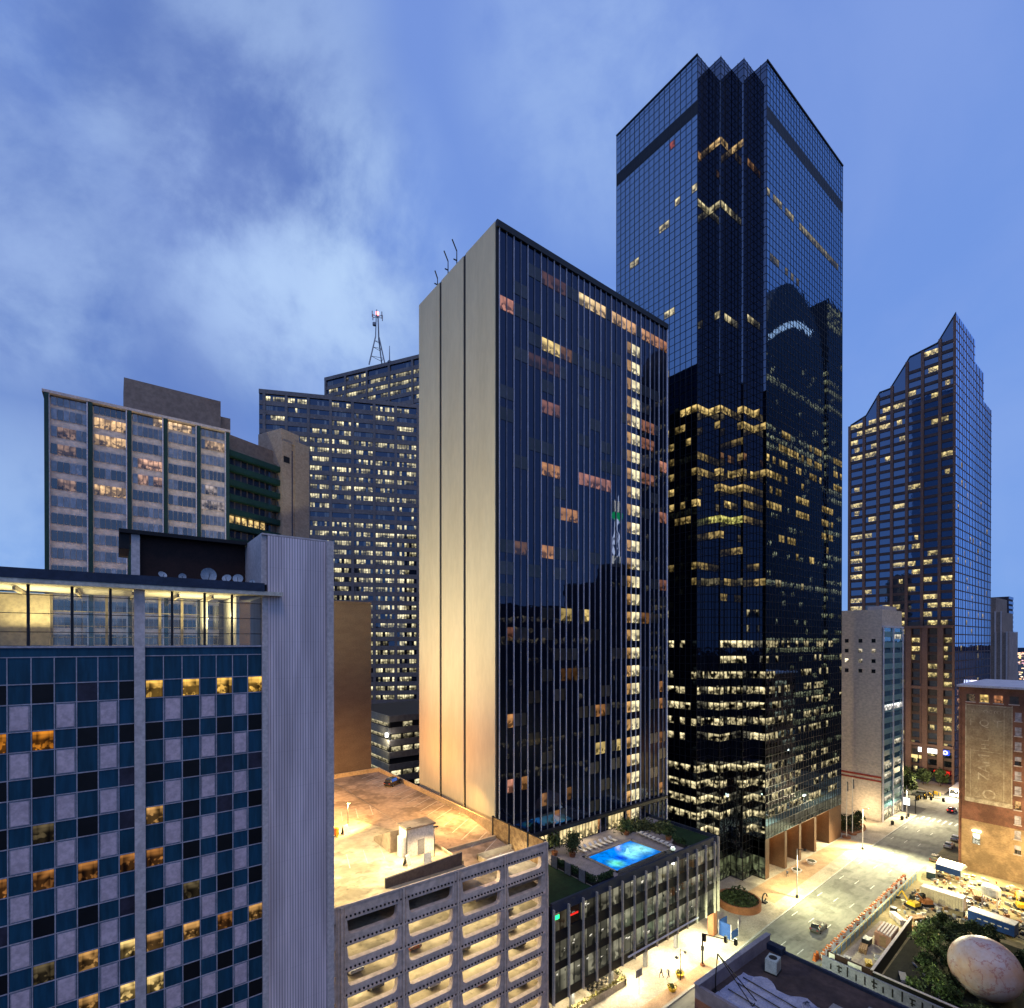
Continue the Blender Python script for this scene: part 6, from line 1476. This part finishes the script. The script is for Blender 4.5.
for i, (k, x, c) in enumerate(((2, 21.4, (.5, .5, .5)), (3, 23.8, (.05, .06, .08)), (2, 28.6, (.3, .05, .04)), (4, 31.2, (.5, .48, .44)), (3, 35.6, (.08, .08, .09)), (5, 29.0, (.6, .6, .6)), (2, 42.6, (.1, .12, .2)), (4, 44.8, (.04, .04, .04)), (3, 43.2, (.45, .44, .42)), (6, 37.5, (.3, .3, .32)), (5, 22.4, (.1, .1, .1)), (6, 45.2, (.4, .38, .33)), (7, 36.0, (.06, .06, .07)), (5, 38.4, (.2, .04, .03)))):
    car(['silver', 'dark blue', 'dark red', 'pale', 'charcoal', 'white', 'navy', 'black', 'grey', 'mid grey', 'near-black', 'beige', 'dark grey', 'maroon'][i] + ' car parked behind the openings of the parking garage', (x, 58.2, 26.35 - GP * k - 1.92), -math.pi / 2, c, 'cars parked inside the garage', 'suv' if i % 2 else 'sedan')
T = thing('city_bus', 'white and yellow bus with bright headlights at the far crossing', 'bus', (246, 50.4, -.1), None, math.pi + .03)
b = MB(); b.box(-6, 6, -1.28, 1.28, .35, 3.1); b.build('body', plain('bus paint', (.6, .55, .42), None, .5, .5), T, local=True)
MB().box(-5.9, 5.9, -1.2, 1.2, 3.1, 3.25).build('roof', M['pale_conc'], T, local=True); MB().box(-5.6, 5.4, -1.3, -1.281, 1.4, 2.6).box(-5.6, 5.4, 1.281, 1.3, 1.4, 2.6).build('side_window', emit_mat('bus interior', (1, .85, .6), 1.), T, local=True); MB().box(6.001, 6.03, -1.15, 1.15, 1.3, 2.7).build('windscreen', M['carglass'], T, local=True)
for s in (-.9, .9): MB().box(6.0, 6.08, s - .25, s + .25, .6, 1.0).build('headlight', emit_mat('bus headlamp', (1, .95, .8), 14.), T, local=True)
for x in (-3.6, 3.6):
    for s in (-1.05, 1.05): MB().tube((x, s, .5), (x, s + .28 * (1 if s > 0 else -1), .5), .5, n=14).build('wheel', M['tyre'], T, local=True)
MB().box(6.0, 6.05, -.8, .8, 2.75, 3.05).build('destination_sign', M['lamp_amber'], T, local=True)
for i, (x, y) in enumerate(((226.5, 57.2), (230, 56.2), (234, 55.6), (238.5, 54.8))):
    D = thing('sawhorse_barricade', ['yellow barricade nearest the aqua glass front', 'second yellow barricade from the aqua glass front', 'third yellow barricade at the far crossing', 'yellow barricade nearest the bus'][i], 'barricade', (x, y, 0), 'yellow barricades at the far crossing', .3 * i)
    MB().box(-1.5, 1.5, -.08, .08, .7, 1.2).box(-1.5, 1.5, -.08, .08, .15, .5).build('board', M['yellow'], D, local=True); MB().box(-1.3, -1.2, -.5, .5, 0, 1.3).box(1.2, 1.3, -.5, .5, 0, 1.3).build('feet', M['dark'], D, local=True)
D = thing('lit_poster_box', 'white lit advertising box on the pavement of the far crossing', 'sign', (213, 57.2, 0)); MB().box(-.1, .1, -1., 1., .7, 3.2).build('light_box', emit_mat('poster glow', (.9, .95, 1), 2.), D, local=True); MB().box(-.13, .13, -1.1, 1.1, .4, .7).box(-.13, .13, -1.1, 1.1, 3.2, 3.35).build('case', M['black'], D, local=True); MB().box(-.1, .1, -.2, .2, 0, .4).build('foot', M['black'], D, local=True)

# ================================================================== PEOPLE
def person(loc, rz, lb, shirt, legs, stride):
    V = [(0, 0, .95), (0, 0, 1.12), (0, .01, 1.32), (0, 0, 1.46), (0, .01, 1.56), (0, .03, 1.68),          # pelvis .. head
         (.1, stride * .1, .88), (.11, stride * .25, .5), (.11, stride * .3 - .05, .09), (.12, stride * .3 + .12, .04),
         (-.1, -stride * .1, .88), (-.11, -stride * .12, .5), (-.11, -stride * .42, .1), (-.12, -stride * .42 + .16, .05),
         (.2, 0, 1.42), (.25, -stride * .12, 1.15), (.25, -stride * .1 + .1, .9), (.24, -stride * .08 + .16, .78),
         (-.2, 0, 1.42), (-.25, stride * .12, 1.15), (-.25, stride * .2 + .1, .92), (-.24, stride * .24 + .16, .8)]
    E_ = [(0, 1), (1, 2), (2, 3), (3, 4), (4, 5), (0, 6), (6, 7), (7, 8), (8, 9), (0, 10), (10, 11), (11, 12), (12, 13), (3, 14), (14, 15), (15, 16), (16, 17), (3, 18), (18, 19), (19, 20), (20, 21)]
    RR = [.14, .13, .15, .1, .055, .1, .1, .065, .045, .04, .1, .065, .045, .04, .065, .048, .036, .04, .065, .048, .036, .04]
    me = bpy.data.meshes.new('person'); me.from_pydata(V, E_, []); o = bpy.data.objects.new('person', me); COL.objects.link(o)
    md = o.modifiers.new('skin', 'SKIN'); o.modifiers.new('sub', 'SUBSURF').render_levels = 1; o.modifiers['sub'].levels = 1
    for i, sv in enumerate(me.skin_vertices[0].data): sv.radius = (RR[i], RR[i] * .85); sv.use_root = (i == 0)
    m2 = bpy.data.meshes.new_from_object(o.evaluated_get(bpy.context.evaluated_depsgraph_get())); bpy.data.objects.remove(o)
    m2.name = 'person'; m2.materials.clear()
    for m in (plain('skin', (.45, .27, .19), None, 3.), shirt, legs, M['black']): m2.materials.append(m)
    for p in m2.polygons:
        c = p.center; p.use_smooth = True
        p.material_index = 3 if (c.z > 1.7 or (c.z > 1.6 and c.y < 0) or c.z < .09) else (0 if c.z > 1.5 or (abs(c.x) > .2 and c.z < .95) else (1 if c.z > .98 else 2))
    o = bpy.data.objects.new('person', m2); COL.objects.link(o); o.location = loc; o.rotation_euler[2] = rz; tag(o, lb, 'person', 'pedestrians on the bright pavement')
dkc = plain('dark cloth', (.03, .03, .04), None, 3.); gyc = plain('grey cloth', (.12, .12, .15), None, 3.)
person((72.2, 52.9, .02), 1.2, 'person in dark clothes walking ahead on the bright pavement', dkc, dkc, 1.); person((73., 52.1, .02), 1.3, 'person in grey top walking behind on the bright pavement', gyc, dkc, -1.)
person((127, 57.4, .02), -1.4, 'person in grey top walking past the tower arcade', gyc, dkc, 1.)

# ================================================================== BUILDINGS OPPOSITE, SEEN ONLY MIRRORED IN THE GLASS
def mirror_block(lb, x0, x1, y0, y1, z, faces, litp, m=None, fl=3.9):
    T = thing('office_building', lb, 'building', ((x0 + x1) / 2, (y0 + y1) / 2, 0)); MB().box(x0, x1, y0, y1, -.1, z).build('wall', m or M['mullion'], T); W = MB()
    for F, ln in faces:
        for r in range(int(z / fl)):
            hot = random.random() < litp
            for i in range(int(ln / 2)):
                if random.random() < (.75 if hot else .05): W.fquad(F, i * 2 + .15, i * 2 + 1.85, r * fl + 1, r * fl + 3, .05, 0, (1, .72, .3, random.uniform(.4, 1.4)))
    W.build('lit_windows', M['lit'], T, kind='stuff'); return T
T = mirror_block('dark tower with arched lit crown mirrored in the tall glass tower', 206, 260, -24, 18, 178, [(Face((206, 18), (0, -1), (-1, 0)), 42), (Face((260, 18), (-1, 0), (0, 1)), 54)], .28)
b = MB(); pf = [(27 * math.cos(k * math.pi / 16), 178 + 30 * math.sin(k * math.pi / 16)) for k in range(17)]
for (a, za), (c, zc) in zip(pf, pf[1:]): b.face([(233 + a, -24, za), (233 + a, 18, za), (233 + c, 18, zc), (233 + c, -24, zc)])
b.face([(233 + a, 18, z) for a, z in pf]); b.face([(233 + a, -24, z) for a, z in pf]); b.build('arched_crown', M['mullion'], T)
b = MB()
for k in range(26): q = math.sin((k + 1) / 29 * 2.0); b.box(208 + k * 1.5, 209 + k * 1.5, 18.1, 18.2, 176 + 16 * q, 178.2 + 16.6 * q)
b.build('crown_lights', emit_mat('crown neon', (.8, .85, 1), 1.6), T)
T = mirror_block('dark block with a lit spire mirrored in the hotel glass', 165, 192, -34, -6, 82, [(Face((192, -6), (-1, 0), (0, 1)), 27)], .2)
b = MB()
for s in (-1, 1):
    b.tube((178 + s * 3.5, -14, 82), (178 + s * 1.6, -14, 104), .4).tube((178 + s * 1.6, -14, 104), (178 + s * .7, -14, 112), .35).tube((178 + s * .7, -14, 112), (178 + s * 1.3, -14, 122), .35)
for k in range(5): b.tube((178 - 3.2 + k * .5, -14, 84 + k * 4), (178 + 3.2 - k * .5, -14, 88 + k * 4), .2)
b.build('spire', M['lamp_white'], T)
MB().box(176, 180, -15, -13, 111, 113.5).build('green_band', M['green_light'], T); MB().box(172, 184, -20, -8, 82, 90).build('belfry', M['mullion'], T)
mirror_block('wide dark block mirrored in the hotel and podium glass', 100, 160, -60, -12, 70, [(Face((160, -12), (-1, 0), (0, 1)), 60)], .22)
mirror_block('dark block to the left mirrored low in the hotel glass', 30, 92, -60, -14, 48, [(Face((92, -14), (-1, 0), (0, 1)), 62)], .25)
mirror_block('broad dark office block mirrored low in the tall tower', 264, 318, -30, 18, 216, [(Face((318, 18), (-1, 0), (0, 1)), 54), (Face((264, 18), (0, -1), (-1, 0)), 48)], .42)

# ================================================================== LIGHT
def lamp(kind, name, loc, power, col, size=.4, tgt=None, spot=None, blend=.6):
    l = bpy.data.lights.new(name, kind); l.energy = power; l.color = col
    if kind == 'AREA': l.size = size
    else: l.shadow_soft_size = size
    if kind == 'SPOT': l.spot_size = R(spot or 120); l.spot_blend = blend
    o = bpy.data.objects.new(name, l); COL.objects.link(o); o.location = loc
    if tgt is not None: o.rotation_euler = (Vector(tgt) - Vector(loc)).to_track_quat('-Z', 'Y').to_euler()
    return o
SOD, WRM, WHT, GRN = (1, .55, .17), (1, .76, .42), (1, .92, .74), (.86, 1., .66)
# street lamps
lamp('SPOT', 'street_lamp_light', (118.9, 50.0, 10.6), 36000, (1, .92, .5), .3, (121, 47, 0), 155)
lamp('SPOT', 'street_lamp_light', (161.2, 51.6, 10.9), 84000, (1, .92, .54), .3, (150, 47, 0), 155)
lamp('SPOT', 'street_lamp_light', (199.4, 51.9, 10.4), 40000, (1, .86, .56), .3, (196, 48, 0), 155)
lamp('SPOT', 'street_lamp_light', (74.6, 50.6, 4.5), 3000, WRM, .3, (74.6, 50.6, 0), 165)
lamp('POINT', 'crossing_light', (232, 53, 9), 22000, WRM, .5)
lamp('POINT', 'bus_headlamp_light', (236.5, 50.2, 1.6), 5000, WHT, .3)
for x in (55, 66, 77, 87): lamp('AREA', 'soffit_light', (x, 55.5, 4.4), 3000, (1, .88, .6), 2.2, (x, 54.2, 0))
lamp('SPOT', 'junction_light', (82.3, 45.6, 8.5), 20000, (.9, 1, .58), .3, (90, 46, 0), 155)
for x0, x1 in arch: lamp('POINT', 'arcade_lamp', ((x0 + x1) / 2, 63.2, 8.6), 900, (1, .55, .2), .3)
# garage deck floodlights, added wall fills and the strip lights of its lower levels
lamp('SPOT', 'deck_light', (28.9, 79, 30.6), 14000, SOD, .3, (27, 84, 26), 160)
lamp('SPOT', 'deck_light', (35.0, 62.3, 30.5), 5000, (1, .70, .34), .3, (34, 60, 26), 165)
lamp('SPOT', 'deck_light', (31.1, 63.8, 31.1), 5000, (1, .74, .38), .3, (22, 62, 26), 165)
lamp('SPOT', 'deck_light', (15, 68, 40), 56000, (1, .82, .42), .5, (26, 66, 26), 120, 1.)
lamp('SPOT', 'deck_light', (20, 94, 36), 60000, (1, .56, .18), .5, (26, 98, 26), 150, 1.)
lamp('SPOT', 'wall_fill', (33.0, 88, 31), 30000, (1, .46, .15), .5, (51, 86, 44), 110, 1.)  # unseen lamp added for the orange glow low on the end wall
lamp('SPOT', 'lane_light', (47.5, 73, 34), 24000, SOD, .3, (42, 76, 26), 150, 1.)
lamp('SPOT', 'wall_fill', (12, 84, 30), 165000, (1, .90, .56), 1., (51, 84, 106), 110, 1.)  # no fixture; added to stand in for city glow on the cream wall
lamp('SPOT', 'pit_light', (45, 58.6, 27.8), 900, WHT, .2, (45, 59, 24), 150)
for k in range(1, 9):
    o = lamp('AREA', 'strip_light', (33, 57.5, 26.35 - GP * k + .5), 1150 * (1.2 if k > 2 else .75), (1, .84, .48), 30., (33, 57.5, 0)); o.data.shape = 'RECTANGLE'; o.data.size = 30.; o.data.size_y = 1.2
# floodlights of the building site on the brick wall
lamp('SPOT', 'site_floodlight', (165.2, 30.4, 10.), 32000, (1, .84, .46), .3, (140, 27, 0), 155)
lamp('SPOT', 'site_floodlight', (165.0, 33.0, 12.), 46000, (1, .88, .56), .3, (146, 42, 0), 120)  # unseen lamp added to spill light onto the street
lamp('SPOT', 'site_floodlight', (150, 12, 12.), 40000, (1, .74, .36), .3, (162, 26, 6), 155)
lamp('SPOT', 'site_floodlight', (126, 36.2, 7.5), 6000, (1, .88, .55), .3, (126, 29, 0), 160)
lamp('POINT', 'yard_light', (103, 36, 4.5), 420, WHT, .3)
# pavilion and pool
lamp('AREA', 'pavilion_light', (5.4, 56.5, 57.2), 640, (1, .83, .42), 3., (5.4, 56.6, 70)); lamp('AREA', 'pavilion_light', (-5, 56.5, 57.2), 800, (1, .83, .42), 4., (-5, 56.6, 70))
lamp('POINT', 'pavilion_wall_light', (8.0, 55.4, 58.6), 160, (1, .86, .5), .3)
lamp('AREA', 'pool_glow', (72, 60.2, 18.8), 260, (.1, .55, 1), 6., (72, 60.2, 30))
for x in (58.5, 70, 80.5): lamp('AREA', 'restaurant_light', (x, 69.2, 20.9), 300, (1, .78, .42), 3., (x, 65, 18.4))
lamp('POINT', 'low_garage_flood', (57.6, 130.4, 30.4), 1500, WHT, .3)
lamp('POINT', 'facade_uplight', (184, 60, 4), 2600, WRM, .5)
lamp('SPOT', 'slab_fill', (2, 96, 4), 40000, (1, .8, .6), 2., (6, 127, 84), 100, 1.)  # unseen spot, added as warm fill on the apartment slab
# soft warm fill, added as a high sun to temper the blue ambient
sun = bpy.data.lights.new('sun', 'SUN'); sun.energy = .6; sun.angle = R(20); sun.color = (1, .84, .74)
so = bpy.data.objects.new('sun', sun); COL.objects.link(so)
SEL, SAZ = R(62), R(205)
sd = Vector((math.sin(SAZ) * math.cos(SEL), math.cos(SAZ) * math.cos(SEL), math.sin(SEL))); so.rotation_euler = (-sd).to_track_quat('-Z', 'Y').to_euler(); so.location = (0, 0, 300)

# ------------------------------------------------------------------ dusk sky: Nishita base under broken blue cloud
w = bpy.data.worlds.new('World'); sc.world = w; w.use_nodes = True; t = w.node_tree; t.nodes.clear()
out = N(t, 'ShaderNodeOutputWorld'); bg = N(t, 'ShaderNodeBackground'); L(t, bg.outputs[0], out.inputs[0])
sky = N(t, 'ShaderNodeTexSky', sky_type='NISHITA'); sky.sun_disc = False; sky.sun_elevation = SEL; sky.sun_rotation = SAZ
tc = N(t, 'ShaderNodeTexCoord'); d = tc.outputs['Generated']; sp = N(t, 'ShaderNodeSeparateXYZ'); L(t, d, sp.inputs[0])
def dirblob(v, lo, hi):
    v = Vector(v).normalized(); n = N(t, 'ShaderNodeVectorMath', operation='DOT_PRODUCT'); L(t, d, n.inputs[0]); n.inputs[1].default_value = v
    return smooth(t, n.outputs['Value'], lo, hi)
ramp = N(t, 'ShaderNodeValToRGB'); L(t, sp.outputs[2], ramp.inputs[0]); e = ramp.color_ramp.elements
e[0].position = 0.; e[0].color = (.18, .38, .84, 1); e[1].position = .8; e[1].color = (.19, .315, .75, 1)
for p, c in ((.12, (.155, .35, .83)), (.4, (.175, .335, .81))): q = e.new(p); q.color = (*c, 1)
wp = N(t, 'ShaderNodeTexNoise'); wp.inputs['Scale'].default_value = 1.6; wp.inputs['Detail'].default_value = 2; L(t, d, wp.inputs['Vector'])
va = N(t, 'ShaderNodeVectorMath', operation='MULTIPLY_ADD'); L(t, wp.outputs['Color'], va.inputs[0]); va.inputs[1].default_value = (.28, .28, .28); L(t, d, va.inputs[2])
n1 = noise(t, 3.4, 8, .58, va.outputs[0]); n2 = noise(t, 2.2, 6, .55, va.outputs[0]); n3 = noise(t, 8.5, 8, .6, va.outputs[0])
def cam(px, py):
    tt, v = (px - 512) / 517, (642 - py) / 517; return (.6103 + tt * .7922, .7922 - tt * .6103, v)
def mx2(a, b): return math_n(t, 'MAXIMUM', a, b)
def bl(px, py, lo, k): return math_n(t, 'MULTIPLY', dirblob(cam(px, py), lo, 1.), k)
dark = mx2(mx2(bl(215, 100, .965, 1.15), bl(100, 320, .92, .95)), mx2(bl(20, 60, .9, .5), bl(330, 330, .975, .35)))
dark = math_n(t, 'MULTIPLY', dark, math_n(t, 'MULTIPLY_ADD', n2, 1.5, .05), None, True)
col = mixc(t, dark, ramp.outputs[0], (.095, .175, .49))
main = mx2(mx2(bl(300, 255, .962, 1.), bl(225, 220, .985, .7)), mx2(bl(265, 25, .985, .5), mx2(bl(290, 100, .986, .55), bl(330, 330, .985, .7))))
main = mx2(mx2(main, mx2(bl(70, 135, .98, .5), bl(20, 60, .985, .3))), mx2(bl(605, 80, .975, .4), bl(15, 265, .982, .6)))
main = mx2(main, mx2(bl(20, 530, .975, .5), bl(960, 520, .95, .12)))
dens = math_n(t, 'MULTIPLY_ADD', n3, .35, math_n(t, 'MULTIPLY', n1, .75))
cl = math_n(t, 'MULTIPLY', smooth(t, dens, .40, .66), main, None, True)
col = mixc(t, cl, col, (.50, .69, 1.0))
col = mixc(t, math_n(t, 'MULTIPLY', smooth(t, n2, .40, .62), .36), col, (.29, .42, .84))
sk = N(t, 'ShaderNodeMix', data_type='RGBA', blend_type='MULTIPLY'); sk.inputs[0].default_value = 1; L(t, sky.outputs[0], sk.inputs[6]); sk.inputs[7].default_value = (.05, .06, .08, 1)
fin_ = mixc(t, .94, sk.outputs[2], col)
L(t, fin_, bg.inputs[0]); bg.inputs[1].default_value = 1.
w.cycles.sampling_method = 'MANUAL'; w.cycles.sample_map_resolution = 512

# ------------------------------------------------------------------ camera
cd = bpy.data.cameras.new('camera'); co = bpy.data.objects.new('camera', cd); COL.objects.link(co)
cd.sensor_fit = 'HORIZONTAL'; cd.sensor_width = 36; cd.lens = 517 / 1024 * 36; cd.shift_y = (644.2 - 504) / 1024; cd.clip_start = .5; cd.clip_end = 12000
co.location = (0, 0, 56); co.rotation_euler = (R(90 - .245), 0, R(52.39 - 90)); sc.camera = co
sc.view_settings.view_transform = 'Standard'; sc.view_settings.look = 'None'; sc.view_settings.exposure = 0
cy = sc.cycles; cy.use_denoising = True; cy.denoiser = 'OPENIMAGEDENOISE'; cy.max_bounces = 8; cy.glossy_bounces = 5; cy.diffuse_bounces = 3; cy.transparent_max_bounces = 12; cy.sample_clamp_indirect = 4; cy.sample_clamp_direct = 0; cy.caustics_reflective = False; cy.caustics_refractive = False
